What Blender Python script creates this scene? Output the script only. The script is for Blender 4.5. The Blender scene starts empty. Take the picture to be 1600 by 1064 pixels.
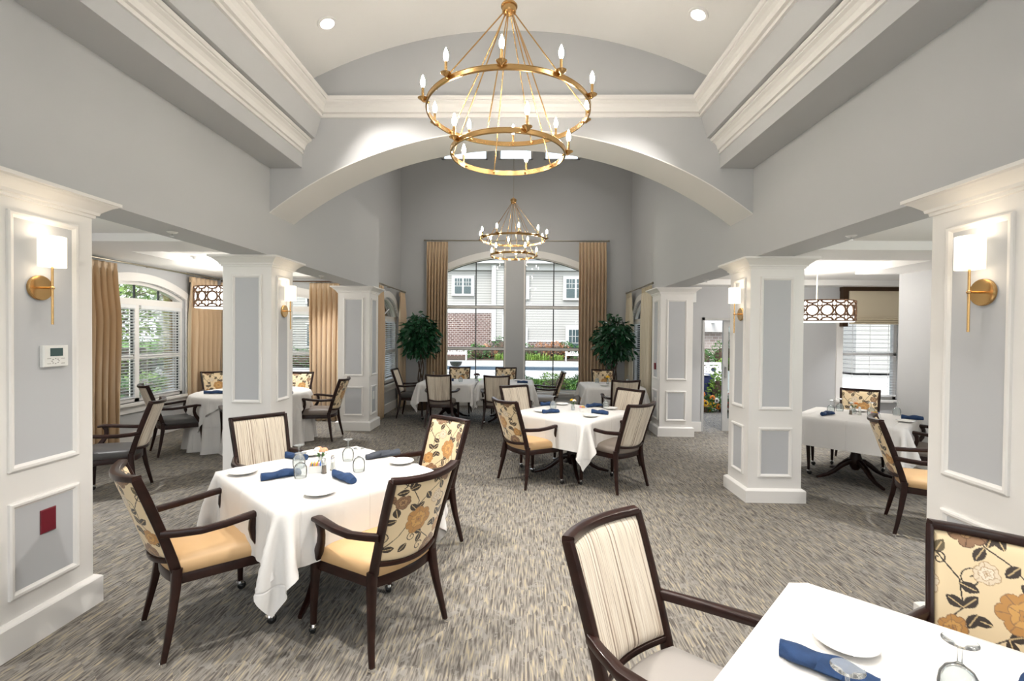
import bpy, math, random
import numpy as np
from mathutils import Vector, Matrix
PI = math.pi
random.seed(7)
RNG = np.random.RandomState(11)
scene = bpy.context.scene
COL = scene.collection

# ------------------------------------------------------------------ materials
def nodes_of(m):
    m.use_nodes = True
    nt = m.node_tree
    return nt, nt.nodes, nt.links, nt.nodes['Principled BSDF']

def mat(name, col, rough=0.5, metal=0.0, bump=0.0, bscale=200.0, var=0.0, vscale=3.0, coat=0.0, sheen=0.0, emit=None, estr=0.0, spec=0.5):
    m = bpy.data.materials.new(name)
    nt, N, L, b = nodes_of(m)
    b.inputs['Base Color'].default_value = (*col, 1)
    b.inputs['Roughness'].default_value = rough
    b.inputs['Metallic'].default_value = metal
    b.inputs['Specular IOR Level'].default_value = spec
    if coat: b.inputs['Coat Weight'].default_value = coat
    if sheen: b.inputs['Sheen Weight'].default_value = sheen
    if emit:
        b.inputs['Emission Color'].default_value = (*emit, 1)
        b.inputs['Emission Strength'].default_value = estr
    tc = None
    if bump or var:
        tc = N.new('ShaderNodeTexCoord')
    if bump:
        n = N.new('ShaderNodeTexNoise'); n.inputs['Scale'].default_value = bscale; n.inputs['Detail'].default_value = 3
        L.new(tc.outputs['Object'], n.inputs['Vector'])
        bp = N.new('ShaderNodeBump'); bp.inputs['Strength'].default_value = bump; bp.inputs['Distance'].default_value = 0.004
        L.new(n.outputs['Fac'], bp.inputs['Height']); L.new(bp.outputs['Normal'], b.inputs['Normal'])
    if var:
        n = N.new('ShaderNodeTexNoise'); n.inputs['Scale'].default_value = vscale; n.inputs['Detail'].default_value = 4
        L.new(tc.outputs['Object'], n.inputs['Vector'])
        r = N.new('ShaderNodeValToRGB')
        r.color_ramp.elements[0].position = 0.3; r.color_ramp.elements[1].position = 0.7
        r.color_ramp.elements[0].color = (*[c * (1 - var) for c in col], 1)
        r.color_ramp.elements[1].color = (*[min(1, c * (1 + var)) for c in col], 1)
        L.new(n.outputs['Fac'], r.inputs['Fac']); L.new(r.outputs['Color'], b.inputs['Base Color'])
    return m

M = {}
M['wall'] = mat('grey_wall_paint', (0.525, 0.53, 0.54), 0.75, bump=0.05, bscale=350)
M['panel'] = mat('grey_panel_paint', (0.52, 0.53, 0.55), 0.7, bump=0.06, bscale=350)
M['white'] = mat('white_ceiling_paint', (0.90, 0.89, 0.87), 0.8)
M['trim'] = mat('white_trim_paint', (0.83, 0.81, 0.785), 0.45)
M['wood'] = mat('espresso_wood', (0.020, 0.0068, 0.0048), 0.32, var=0.35, vscale=14, coat=0.08, spec=0.28)
M['tan'] = mat('tan_vinyl', (0.56, 0.36, 0.18), 0.5, bump=0.05, bscale=600)
M['taupe'] = mat('taupe_vinyl', (0.20, 0.165, 0.14), 0.5, bump=0.05, bscale=600)
M['greyvinyl'] = mat('grey_vinyl', (0.32, 0.30, 0.285), 0.45, bump=0.05, bscale=600)
M['dark_vinyl'] = mat('charcoal_vinyl', (0.06, 0.057, 0.056), 0.45, bump=0.05, bscale=600)
M['cloth'] = mat('white_linen', (0.74, 0.72, 0.70), 0.85, sheen=0.1)
def pressed_creases(m, pitch=0.415):
    # ironed fold lines of the folded linen
    nt, N, L, b = nodes_of(m)
    tc = N.new('ShaderNodeTexCoord'); sp = N.new('ShaderNodeSeparateXYZ'); L.new(tc.outputs['Object'], sp.inputs[0]); prev = None
    def mth(op, a, v=None, o=None):
        x = N.new('ShaderNodeMath'); x.operation = op; L.new(a, x.inputs[0])
        if v is not None: x.inputs[1].default_value = v
        if o is not None: L.new(o, x.inputs[1])
        return x.outputs[0]
    for ax, off in (('X', .5), ('Y', .5), ('Z', .62)):
        f = mth('FRACT', mth('ADD', mth('MULTIPLY', sp.outputs[ax], 1 / pitch), off))
        d = mth('ABSOLUTE', mth('SUBTRACT', f, .5)); g = mth('MINIMUM', mth('MULTIPLY', d, 55.0), 1.0)
        prev = g if prev is None else mth('MULTIPLY', prev, None, g)
    n = N.new('ShaderNodeTexNoise'); n.inputs['Scale'].default_value = 4; n.inputs['Detail'].default_value = 3; L.new(tc.outputs['Object'], n.inputs['Vector'])
    ad = mth('ADD', prev, None, mth('MULTIPLY', n.outputs['Fac'], 1.5))
    bp = N.new('ShaderNodeBump'); bp.inputs['Strength'].default_value = 0.5; bp.inputs['Distance'].default_value = 0.006
    L.new(ad, bp.inputs['Height']); L.new(bp.outputs['Normal'], b.inputs['Normal'])
pressed_creases(M['cloth'])
M['china'] = mat('white_china', (0.88, 0.87, 0.84), 0.12, coat=0.6)
M['navy'] = mat('navy_napkin', (0.012, 0.040, 0.115), 0.85, bump=0.25, bscale=500, var=0.25, vscale=25)
M['slate'] = mat('slate_napkin', (0.045, 0.052, 0.068), 0.85, bump=0.25, bscale=500, var=0.25, vscale=25)
M['brass'] = mat('brushed_brass', (0.64, 0.40, 0.17), 0.24, 1.0)
M['bronze'] = mat('dark_bronze', (0.10, 0.06, 0.035), 0.4, 0.8)
M['nickel'] = mat('aged_nickel', (0.42, 0.38, 0.30), 0.3, 1.0)
M['chrome'] = mat('chrome', (0.8, 0.8, 0.8), 0.12, 1.0)
M['black'] = mat('black_rubber', (0.01, 0.01, 0.01), 0.35)
M['darkfr'] = mat('dark_window_frame', (0.02, 0.022, 0.025), 0.4)
M['curtain'] = mat('gold_taffeta', (0.60, 0.44, 0.28), 0.32, bump=0.12, bscale=260, sheen=0.3)
M['sheer'] = mat('ivory_taffeta', (0.62, 0.54, 0.40), 0.5, bump=0.12, bscale=260, sheen=0.3)
M['bulb'] = mat('lit_bulb', (1, 1, 1), 0.4, emit=(1.0, 0.91, 0.78), estr=165)
M['lens'] = mat('lit_lens', (1, 1, 1), 0.4, emit=(1.0, 0.95, 0.88), estr=9)
M['shade'] = mat('lit_linen_shade', (0.9, 0.86, 0.78), 0.8, emit=(1.0, 0.88, 0.70), estr=0.85)
M['drum'] = mat('lit_drum_diffuser', (0.9, 0.9, 0.88), 0.8, emit=(1.0, 0.96, 0.90), estr=1.3)
M['fret'] = mat('bronze_fretwork', (0.22, 0.12, 0.065), 0.5, 0.2)
M['plastic'] = mat('white_plastic', (0.82, 0.82, 0.80), 0.35)
M['lcd'] = mat('lcd_glass', (0.05, 0.09, 0.09), 0.15)
M['red'] = mat('burgundy_plate', (0.16, 0.008, 0.02), 0.35)
M['roman'] = mat('ivory_roman_fabric', (0.80, 0.70, 0.52), 0.7, bump=0.08, bscale=300)  # brightened colour stands in for daylight glowing through the fabric
M['slat'] = mat('white_slat', (0.82, 0.83, 0.84), 0.5)
M['leaf'] = mat('ficus_leaf', (0.018, 0.075, 0.032), 0.22, var=0.5, vscale=5)
M['bark'] = mat('brown_bark', (0.07, 0.045, 0.03), 0.8, bump=0.3, bscale=60)
M['wicker'] = mat('brown_wicker', (0.13, 0.08, 0.045), 0.7, bump=0.5, bscale=90)
M['yellow'] = mat('yellow_petal', (0.85, 0.50, 0.02), 0.5)
M['peach'] = mat('peach_petal', (0.80, 0.38, 0.22), 0.5)
M['redpetal'] = mat('red_petal', (0.50, 0.03, 0.02), 0.5)
M['whitepetal'] = mat('white_petal', (0.85, 0.83, 0.78), 0.5)
M['pink'] = mat('pink_paper', (0.80, 0.32, 0.42), 0.6)
M['bluep'] = mat('blue_paper', (0.10, 0.22, 0.60), 0.6)
M['yellowp'] = mat('yellow_paper', (0.85, 0.62, 0.08), 0.6)
M['orange'] = mat('orange_petal', (0.75, 0.22, 0.02), 0.5)
M['pepper'] = mat('ground_pepper', (0.13, 0.07, 0.03), 0.7)
M['salt'] = mat('table_salt', (0.85, 0.82, 0.76), 0.7)
M['darkflower'] = mat('dried_dark_petal', (0.06, 0.03, 0.03), 0.7)
M['grass'] = mat('lawn', (0.10, 0.22, 0.035), 0.9, var=0.4, vscale=6)
M['bush'] = mat('shrub_leaf', (0.045, 0.13, 0.025), 0.6, var=0.5, vscale=3)
M['bushy'] = mat('bright_leaf', (0.15, 0.26, 0.035), 0.6, var=0.4, vscale=3)
M['bushr'] = mat('russet_leaf', (0.34, 0.15, 0.06), 0.6, var=0.4, vscale=3)
M['bushp'] = mat('pink_blossom_leaf', (0.42, 0.16, 0.18), 0.6, var=0.5, vscale=6)
M['mulch'] = mat('mulch', (0.07, 0.045, 0.03), 0.9, var=0.4, vscale=9)
M['patio'] = mat('pale_patio_stone', (0.62, 0.60, 0.57), 0.85, var=0.06, vscale=2)
M['concrete'] = mat('pale_concrete', (0.34, 0.33, 0.315), 0.85, var=0.08, vscale=2)
M['water'] = mat('dark_pool_water', (0.012, 0.04, 0.07), 0.45, spec=0.15)
M['stone'] = mat('fieldstone', (0.40, 0.38, 0.35), 0.85, var=0.35, vscale=4)
M['bench'] = mat('white_bench_paint', (0.62, 0.62, 0.61), 0.5)
M['extwhite'] = mat('white_exterior_trim', (0.50, 0.50, 0.495), 0.6)
M['roofm'] = mat('grey_shingle', (0.16, 0.16, 0.17), 0.9, var=0.2, vscale=4)
M['extglass'] = mat('dark_reflective_pane', (0.05, 0.08, 0.09), 0.08)
M['navycloth'] = mat('navy_table_cover', (0.012, 0.02, 0.08), 0.8)
M['poster'] = mat('teal_print', (0.35, 0.60, 0.55), 0.6)

def glass_mat(name, tint=(1, 1, 1), gl=0.06):
    # a thin window pane: mostly clear with a faint mirror reflection that grows at grazing angles
    m = bpy.data.materials.new(name); m.use_nodes = True
    nt = m.node_tree; N = nt.nodes; L = nt.links
    for n in list(N): N.remove(n)
    o = N.new('ShaderNodeOutputMaterial'); mx = N.new('ShaderNodeMixShader')
    t = N.new('ShaderNodeBsdfTransparent'); t.inputs['Color'].default_value = (*tint, 1)
    g = N.new('ShaderNodeBsdfGlossy'); g.inputs['Roughness'].default_value = 0.02
    f = N.new('ShaderNodeFresnel'); f.inputs['IOR'].default_value = 1.25
    L.new(f.outputs['Fac'], mx.inputs['Fac']); L.new(t.outputs['BSDF'], mx.inputs[1]); L.new(g.outputs['BSDF'], mx.inputs[2])
    L.new(mx.outputs['Shader'], o.inputs['Surface'])
    return m
M['pane'] = glass_mat('window_pane_glass', (0.95, 0.97, 0.97))

def real_glass():
    m = bpy.data.materials.new('clear_glassware')
    nt, N, L, b = nodes_of(m)
    b.inputs['Base Color'].default_value = (1, 1, 1, 1); b.inputs['Roughness'].default_value = 0.0
    b.inputs['Transmission Weight'].default_value = 1.0; b.inputs['IOR'].default_value = 1.42
    return m
def glassware():
    # thin-walled glassware: clear body, mirror rim highlights, faint milky catch of light
    m = bpy.data.materials.new('clear_glassware'); m.use_nodes = True
    nt = m.node_tree; N = nt.nodes; L = nt.links
    for n in list(N): N.remove(n)
    o = N.new('ShaderNodeOutputMaterial'); mx = N.new('ShaderNodeMixShader'); m2 = N.new('ShaderNodeMixShader')
    t = N.new('ShaderNodeBsdfTransparent'); t.inputs['Color'].default_value = (.93, .95, .95, 1)
    d = N.new('ShaderNodeBsdfDiffuse'); d.inputs['Color'].default_value = (.9, .92, .92, 1)
    g = N.new('ShaderNodeBsdfGlossy'); g.inputs['Roughness'].default_value = 0.03
    lw = N.new('ShaderNodeLayerWeight'); lw.inputs['Blend'].default_value = 0.14
    m2.inputs['Fac'].default_value = 0.13
    L.new(t.outputs['BSDF'], m2.inputs[1]); L.new(d.outputs['BSDF'], m2.inputs[2])
    L.new(lw.outputs['Fresnel'], mx.inputs['Fac']); L.new(m2.outputs['Shader'], mx.inputs[1]); L.new(g.outputs['BSDF'], mx.inputs[2])
    L.new(mx.outputs['Shader'], o.inputs['Surface'])
    return m
M['glass'] = glassware()

def carpet():
    m = bpy.data.materials.new('patterned_carpet')
    nt, N, L, b = nodes_of(m)
    b.inputs['Roughness'].default_value = 0.95; b.inputs['Specular IOR Level'].default_value = 0.15
    tc = N.new('ShaderNodeTexCoord')
    def mp(s, r=0, loc=(0, 0, 0)):
        x = N.new('ShaderNodeMapping'); x.inputs['Scale'].default_value = s; x.inputs['Rotation'].default_value = (0, 0, r); x.inputs['Location'].default_value = loc
        L.new(tc.outputs['Object'], x.inputs['Vector']); return x
    def noise(v, sc, det=2, dist=0.0):
        n = N.new('ShaderNodeTexNoise'); n.inputs['Scale'].default_value = sc; n.inputs['Detail'].default_value = det; n.inputs['Distortion'].default_value = dist
        L.new(v.outputs[0], n.inputs['Vector']); return n
    # streaks in three slightly different directions, switched in patches like a woven leaf pattern
    s1 = noise(mp((92, 6, 1), 0.03), 1.0, 3); s2 = noise(mp((80, 8, 1), -0.42, (3, 1, 0)), 1.0, 3); s3 = noise(mp((80, 8, 1), 0.48, (9, 4, 0)), 1.0, 3)
    pa = N.new('ShaderNodeTexVoronoi'); pa.inputs['Scale'].default_value = 5.0
    L.new(mp((1.5, 0.8, 1), 0.3).outputs[0], pa.inputs['Vector'])
    sep = N.new('ShaderNodeSeparateColor'); L.new(pa.outputs['Color'], sep.inputs[0])
    c1 = N.new('ShaderNodeMath'); c1.operation = 'GREATER_THAN'; c1.inputs[1].default_value = 0.62; L.new(sep.outputs[0], c1.inputs[0])
    c2 = N.new('ShaderNodeMath'); c2.operation = 'GREATER_THAN'; c2.inputs[1].default_value = 0.66; L.new(sep.outputs[1], c2.inputs[0])
    def mixf(f, a, bb):
        x = N.new('ShaderNodeMix'); x.data_type = 'FLOAT'
        L.new(f, x.inputs[0]); L.new(a, x.inputs[2]); L.new(bb, x.inputs[3]); return x.outputs[0]
    st = mixf(c1.outputs[0], s1.outputs['Fac'], s2.outputs['Fac'])
    st = mixf(c2.outputs[0], st, s3.outputs['Fac'])
    ramp = N.new('ShaderNodeValToRGB'); cr = ramp.color_ramp
    cr.elements[0].position = 0.34; cr.elements[0].color = (0.085, 0.075, 0.066, 1)
    cr.elements[1].position = 0.70; cr.elements[1].color = (0.37, 0.315, 0.235, 1)
    for p, c in ((0.42, (0.130, 0.118, 0.106, 1)), (0.49, (0.185, 0.170, 0.152, 1)), (0.56, (0.235, 0.217, 0.192, 1)), (0.62, (0.30, 0.26, 0.185, 1))):
        e = cr.elements.new(p); e.color = c
    L.new(st, ramp.inputs['Fac'])
    # pale leaf blotches
    lf = noise(mp((9, 6, 1), 0.5, (2, 7, 0)), 1.6, 3, 1.6)
    r2 = N.new('ShaderNodeValToRGB'); r2.color_ramp.elements[0].position = 0.575; r2.color_ramp.elements[1].position = 0.61
    L.new(lf.outputs['Fac'], r2.inputs['Fac'])
    fac = N.new('ShaderNodeMath'); fac.operation = 'MULTIPLY'; fac.inputs[1].default_value = 0.6; L.new(r2.outputs['Color'], fac.inputs[0])
    mx = N.new('ShaderNodeMix'); mx.data_type = 'RGBA'
    L.new(fac.outputs[0], mx.inputs[0]); L.new(ramp.outputs['Color'], mx.inputs[6]); mx.inputs[7].default_value = (0.255, 0.243, 0.225, 1)
    L.new(mx.outputs[2], b.inputs['Base Color'])
    bp = N.new('ShaderNodeBump'); bp.inputs['Strength'].default_value = 0.2; bp.inputs['Distance'].default_value = 0.006
    L.new(st, bp.inputs['Height']); L.new(bp.outputs['Normal'], b.inputs['Normal'])
    return m
M['carpet'] = carpet()

def stripe_fabric():
    m = bpy.data.materials.new('striped_upholstery')
    nt, N, L, b = nodes_of(m)
    b.inputs['Roughness'].default_value = 0.75; b.inputs['Sheen Weight'].default_value = 0.2
    tc = N.new('ShaderNodeTexCoord'); mp = N.new('ShaderNodeMapping'); mp.inputs['Scale'].default_value = (1, 0.0, 0.012)
    L.new(tc.outputs['Object'], mp.inputs['Vector'])
    n = N.new('ShaderNodeTexNoise'); n.inputs['Scale'].default_value = 95; n.inputs['Detail'].default_value = 4
    L.new(mp.outputs[0], n.inputs['Vector'])
    r = N.new('ShaderNodeValToRGB'); cr = r.color_ramp
    cr.elements[0].position = 0.33; cr.elements[0].color = (0.20, 0.145, 0.10, 1)
    cr.elements[1].position = 0.66; cr.elements[1].color = (0.78, 0.71, 0.60, 1)
    for p, c in ((0.42, (0.42, 0.33, 0.25, 1)), (0.46, (0.72, 0.64, 0.53, 1)), (0.53, (0.70, 0.61, 0.49, 1)), (0.555, (0.50, 0.41, 0.32, 1)), (0.58, (0.76, 0.69, 0.58, 1))):
        e = cr.elements.new(p); e.color = c
    L.new(n.outputs['Fac'], r.inputs['Fac']); L.new(r.outputs['Color'], b.inputs['Base Color'])
    return m
M['stripe'] = stripe_fabric()

def floral_fabric():
    m = bpy.data.materials.new('floral_upholstery')
    nt, N, L, b = nodes_of(m)
    b.inputs['Roughness'].default_value = 0.6; b.inputs['Sheen Weight'].default_value = 0.25
    a = N.new('ShaderNodeAttribute'); a.attribute_name = 'weave'; L.new(a.outputs['Color'], b.inputs['Base Color'])
    return m
M['floral'] = floral_fabric()

def brick_mat(name='brown_brick', c1=(0.10, 0.052, 0.045, 1), c2=(0.17, 0.10, 0.088, 1)):
    m = bpy.data.materials.new(name)
    nt, N, L, b = nodes_of(m); b.inputs['Roughness'].default_value = 0.9
    tc = N.new('ShaderNodeTexCoord'); mp = N.new('ShaderNodeMapping'); mp.inputs['Rotation'].default_value = (PI / 2, 0, 0)
    L.new(tc.outputs['Object'], mp.inputs['Vector'])
    t = N.new('ShaderNodeTexBrick'); t.inputs['Scale'].default_value = 1.0
    t.inputs['Brick Width'].default_value = 0.32; t.inputs['Row Height'].default_value = 0.16; t.inputs['Mortar Size'].default_value = 0.016
    t.inputs['Color1'].default_value = c1; t.inputs['Color2'].default_value = c2; t.inputs['Mortar'].default_value = (0.50, 0.47, 0.45, 1)
    L.new(mp.outputs[0], t.inputs['Vector']); L.new(t.outputs['Color'], b.inputs['Base Color'])
    return m
M['brick'] = brick_mat()
M['palebrick'] = brick_mat('pale_brick', (0.30, 0.24, 0.22, 1), (0.42, 0.37, 0.34, 1))

def siding_mat():
    m = bpy.data.materials.new('grey_lap_siding')
    nt, N, L, b = nodes_of(m); b.inputs['Roughness'].default_value = 0.7
    tc = N.new('ShaderNodeTexCoord'); s = N.new('ShaderNodeSeparateXYZ'); L.new(tc.outputs['Object'], s.inputs[0])
    mu = N.new('ShaderNodeMath'); mu.operation = 'MULTIPLY'; mu.inputs[1].default_value = 1 / 0.21; L.new(s.outputs['Z'], mu.inputs[0])
    fr = N.new('ShaderNodeMath'); fr.operation = 'FRACT'; L.new(mu.outputs[0], fr.inputs[0])
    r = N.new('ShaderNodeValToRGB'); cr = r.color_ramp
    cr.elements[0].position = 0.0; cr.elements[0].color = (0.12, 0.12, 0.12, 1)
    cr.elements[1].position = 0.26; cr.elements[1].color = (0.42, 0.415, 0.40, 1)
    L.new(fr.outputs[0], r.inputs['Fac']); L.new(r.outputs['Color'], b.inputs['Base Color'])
    return m
M['siding'] = siding_mat()

# ------------------------------------------------------------------ mesh builder
class MB:
    def __init__(s): s.v = []; s.f = []
    def add(s, vs, fs):
        o = len(s.v); s.v += [tuple(p) for p in vs]; s.f += [tuple(i + o for i in f) for f in fs]; return s
    def box(s, x0, x1, y0, y1, z0, z1):
        return s.add([(x0, y0, z0), (x1, y0, z0), (x1, y1, z0), (x0, y1, z0), (x0, y0, z1), (x1, y0, z1), (x1, y1, z1), (x0, y1, z1)],
                     [(0, 3, 2, 1), (4, 5, 6, 7), (0, 1, 5, 4), (1, 2, 6, 5), (2, 3, 7, 6), (3, 0, 4, 7)])
    def cbox(s, c, d): return s.box(c[0] - d[0] / 2, c[0] + d[0] / 2, c[1] - d[1] / 2, c[1] + d[1] / 2, c[2] - d[2] / 2, c[2] + d[2] / 2)
    def loft(s, rings, close=False, cap=True):
        n = len(rings[0]); o = len(s.v)
        for r in rings: s.v += [tuple(p) for p in r]
        m = len(rings)
        for i in range(m - (0 if close else 1)):
            a = o + i * n; b = o + ((i + 1) % m) * n
            for j in range(n):
                k = (j + 1) % n; s.f.append((a + j, a + k, b + k, b + j))
        if cap and not close:
            s.f.append(tuple(o + j for j in range(n))[::-1]); s.f.append(tuple(o + (m - 1) * n + j for j in range(n)))
        return s
    def prism(s, poly, ax, a, b):
        # poly: 2D points; ax 'y' -> (x,z) extruded along y; 'x' -> (y,z); 'z' -> (x,y)
        if ax == 'y': f = lambda p, t: (p[0], t, p[1])
        elif ax == 'x': f = lambda p, t: (t, p[0], p[1])
        else: f = lambda p, t: (p[0], p[1], t)
        return s.loft([[f(p, a) for p in poly], [f(p, b) for p in poly]])
    def lathe(s, prof, seg=24, c=(0, 0, 0), cap=True):
        rings = [[(c[0] + r * math.cos(2 * PI * j / seg), c[1] + r * math.sin(2 * PI * j / seg), c[2] + z) for j in range(seg)] for r, z in prof]
        return s.loft(rings, cap=cap)
    def sweep(s, path, prof, up=(0, 0, 1), scales=None, close=False):
        # prof: 2D ring (a along side, b along up)
        P = [Vector(p) for p in path]; rings = []; n = len(P)
        for i, p in enumerate(P):
            if close: t = P[(i + 1) % n] - P[i - 1]
            else: t = P[min(i + 1, n - 1)] - P[max(i - 1, 0)]
            t.normalize(); u = Vector(up)
            sd = t.cross(u)
            if sd.length < 1e-4: sd = t.cross(Vector((0, 1, 0)))
            sd.normalize(); uu = sd.cross(t)
            k = scales[i] if scales else (1, 1)
            if not isinstance(k, tuple): k = (k, k)
            rings.append([tuple(p + sd * (a * k[0]) + uu * (b * k[1])) for a, b in prof])
        return s.loft(rings, close=close)
    def tube(s, path, r, seg=8, close=False, rs=None):
        prof = [(math.cos(2 * PI * j / seg), math.sin(2 * PI * j / seg)) for j in range(seg)]
        sc = rs if rs else [r] * len(path)
        return s.sweep(path, prof, scales=[(q, q) for q in sc], close=close)
    def grid(s, P):
        # P: array nu x nv x 3
        nu, nv = len(P), len(P[0]); o = len(s.v)
        for a in P:
            for p in a: s.v.append(tuple(p))
        for i in range(nu - 1):
            for j in range(nv - 1):
                q = o + i * nv + j; s.f.append((q, q + nv, q + nv + 1, q + 1))
        return s
    def ball(s, c, r, seg=12, rings=8, sc=(1, 1, 1)):
        R = [[(c[0] + sc[0] * r * math.sin(PI * (i + 0.02) / (rings + 0.04)) * math.cos(2 * PI * j / seg), c[1] + sc[1] * r * math.sin(PI * (i + 0.02) / (rings + 0.04)) * math.sin(2 * PI * j / seg), c[2] + sc[2] * r * math.cos(PI * (i + 0.02) / (rings + 0.04))) for j in range(seg)] for i in range(rings + 1)]
        return s.loft(R)
    def xf(s, mtx, start=0):
        for i in range(start, len(s.v)): s.v[i] = tuple(mtx @ Vector(s.v[i]))
        return s
    def mesh(s, name, material, smooth=30):
        me = bpy.data.meshes.new(name); me.from_pydata(s.v, [], s.f); me.validate(); me.update()
        me.materials.append(material)
        if smooth:
            me.polygons.foreach_set('use_smooth', [True] * len(me.polygons)); me.set_sharp_from_angle(angle=math.radians(smooth))
        return me

def rrect(w, h, r=0.25, n=2):
    # rounded rectangle ring, r relative to the short side
    q = min(w, h) * r; out = []
    for cx, cy, a0 in ((w / 2 - q, h / 2 - q, 0), (-w / 2 + q, h / 2 - q, 90), (-w / 2 + q, -h / 2 + q, 180), (w / 2 - q, -h / 2 + q, 270)):
        for k in range(n + 1):
            a = math.radians(a0 + 90 * k / n); out.append((cx + q * math.cos(a), cy + q * math.sin(a)))
    return out

def link(name, data, parent=None):
    o = bpy.data.objects.new(name, data); COL.objects.link(o)
    if parent: o.parent = parent
    return o
def obj(name, mb, material, parent=None, smooth=30):
    me = mb if isinstance(mb, bpy.types.Mesh) else mb.mesh(name, material, smooth)
    return link(name, me, parent)
def tag(o, label, cat, group=None, kind=None):
    o['label'] = label; o['category'] = cat
    if group: o['group'] = group
    if kind: o['kind'] = kind
    return o
def thing(name, label, cat, loc=(0, 0, 0), rz=0, group=None):
    o = bpy.data.objects.new(name, None); COL.objects.link(o); o.empty_display_size = 0.1
    o.location = loc; o.rotation_euler = (0, 0, rz); return tag(o, label, cat, group)
def struct(name, mb, material, smooth=30):
    o = obj(name, mb, material, None, smooth); o['kind'] = 'structure'; return o
def dup(root, loc, rz, label=None, group=None):
    r = root.copy(); COL.objects.link(r); r.location = loc; r.rotation_euler = (0, 0, rz)
    if label: r['label'] = label
    if group: r['group'] = group
    for ch in list(root.children):
        c = ch.copy(); COL.objects.link(c); c.parent = r
        for g in ch.children:
            d = g.copy(); COL.objects.link(d); d.parent = c
    return r
def setmat(o, m):
    for s in o.material_slots: s.link = 'OBJECT'; s.material = m
# ------------------------------------------------------------------ camera
f_px = 745.0
roll, yaw, pit = 0.0088, 17 / f_px, 0.0137
F = Vector((-math.sin(yaw) * math.cos(pit), math.cos(yaw) * math.cos(pit), -math.sin(pit)))
R = Vector((math.cos(yaw), math.sin(yaw), 0)); U = R.cross(F)
R2 = R * math.cos(roll) + U * math.sin(roll); U2 = -R * math.sin(roll) + U * math.cos(roll)
cam_d = bpy.data.cameras.new('camera'); cam = bpy.data.objects.new('camera', cam_d); COL.objects.link(cam)
mw = Matrix.Identity(4)
for i in range(3):
    mw[i][0] = R2[i]; mw[i][1] = U2[i]; mw[i][2] = -F[i]
mw[2][3] = 1.70
cam.matrix_world = mw
cam_d.sensor_width = 36; cam_d.lens = f_px / 1600 * 36; cam_d.clip_start = 0.05; cam_d.clip_end = 300
scene.camera = cam

# ------------------------------------------------------------------ room shell
XL, XR, XC = -2.65, 2.33, -0.16
YA, YA2, YB, YR = 4.93, 5.45, 11.24, -3.5

def wall_open(mb, P, u0, u1, z0, z1, t, ops, step=0.07):
    us = {u0, u1}
    for o in ops:
        n = max(1, int((o['b'] - o['a']) / step)) if o.get('arc') else 1
        for k in range(n + 1): us.add(o['a'] + (o['b'] - o['a']) * k / n)
    us = sorted(us)
    def hexa(ua, ub, za, zb, zc, zd):   # bottom at ua: za, ub: zb ; top at ua: zc, ub: zd
        v = [P(ua, za, 0), P(ub, zb, 0), P(ub, zb, t), P(ua, za, t), P(ua, zc, 0), P(ub, zd, 0), P(ub, zd, t), P(ua, zc, t)]
        mb.add(v, [(0, 3, 2, 1), (4, 5, 6, 7), (0, 1, 5, 4), (2, 3, 7, 6), (1, 2, 6, 5), (3, 0, 4, 7)])
    for ua, ub in zip(us[:-1], us[1:]):
        m = (ua + ub) / 2
        act = sorted([o for o in ops if o['a'] < m < o['b']], key=lambda o: o['z0'])
        la = lb = z0
        for o in act:
            if o['z0'] > la + 1e-6: hexa(ua, ub, la, lb, o['z0'], o['z0'])
            la, lb = o['top'](ua), o['top'](ub)
        hexa(ua, ub, la, lb, z1, z1)
    return mb

def arc_fn(uc, half, zpk, sag):
    Rr = (half * half + sag * sag) / (2 * sag)
    return lambda u: zpk - Rr + math.sqrt(max(0.0, Rr * Rr - (u - uc) ** 2))

struct('floor', MB().box(-6.2, 7.3, YR, 11.45, -0.1, 0.0), M['carpet'], 0)

# nave arcade walls above the columns
struct('wall_left', MB().box(-3.03, XL, YR, 8.70, 2.50, 3.77).box(-3.03, XL, YR, YA2, 3.77, 4.3), M['wall'], 0)
struct('wall_right', MB().box(XR, 2.70, YR, 8.58, 2.50, 3.77).box(XR, 2.70, YR, YA2, 3.77, 4.3), M['wall'], 0)
# arch wall between nave and window bay
a1 = arc_fn(XC, 2.49, 3.80, 0.85)
mb = MB(); NA = 48
us = [XL + (XR - XL) * k / NA for k in range(NA + 1)]
for ua, ub in zip(us[:-1], us[1:]):
    v = []
    for y in (YA, YA2):
        v += [(ua, y, a1(ua)), (ub, y, a1(ub)), (ub, y, 4.9), (ua, y, 4.9)]
    mb.add(v, [(0, 1, 2, 3), (7, 6, 5, 4), (3, 2, 6, 7)])
struct('wall_arch', mb, M['wall'], 0)
mb = MB()
for ua, ub in zip(us[:-1], us[1:]):
    mb.add([(ua, YA - 0.004, a1(ua)), (ub, YA - 0.004, a1(ub)), (ub, YA2 + .004, a1(ub)), (ua, YA2 + .004, a1(ua)),
            (ua, YA - 0.004, a1(ua) - .012), (ub, YA - 0.004, a1(ub) - .012), (ub, YA2 + .004, a1(ub) - .012), (ua, YA2 + .004, a1(ua) - .012)],
           [(0, 1, 2, 3), (7, 6, 5, 4), (0, 4, 5, 1), (2, 6, 7, 3)])
struct('trim_1', mb, M['trim'], 40)
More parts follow.
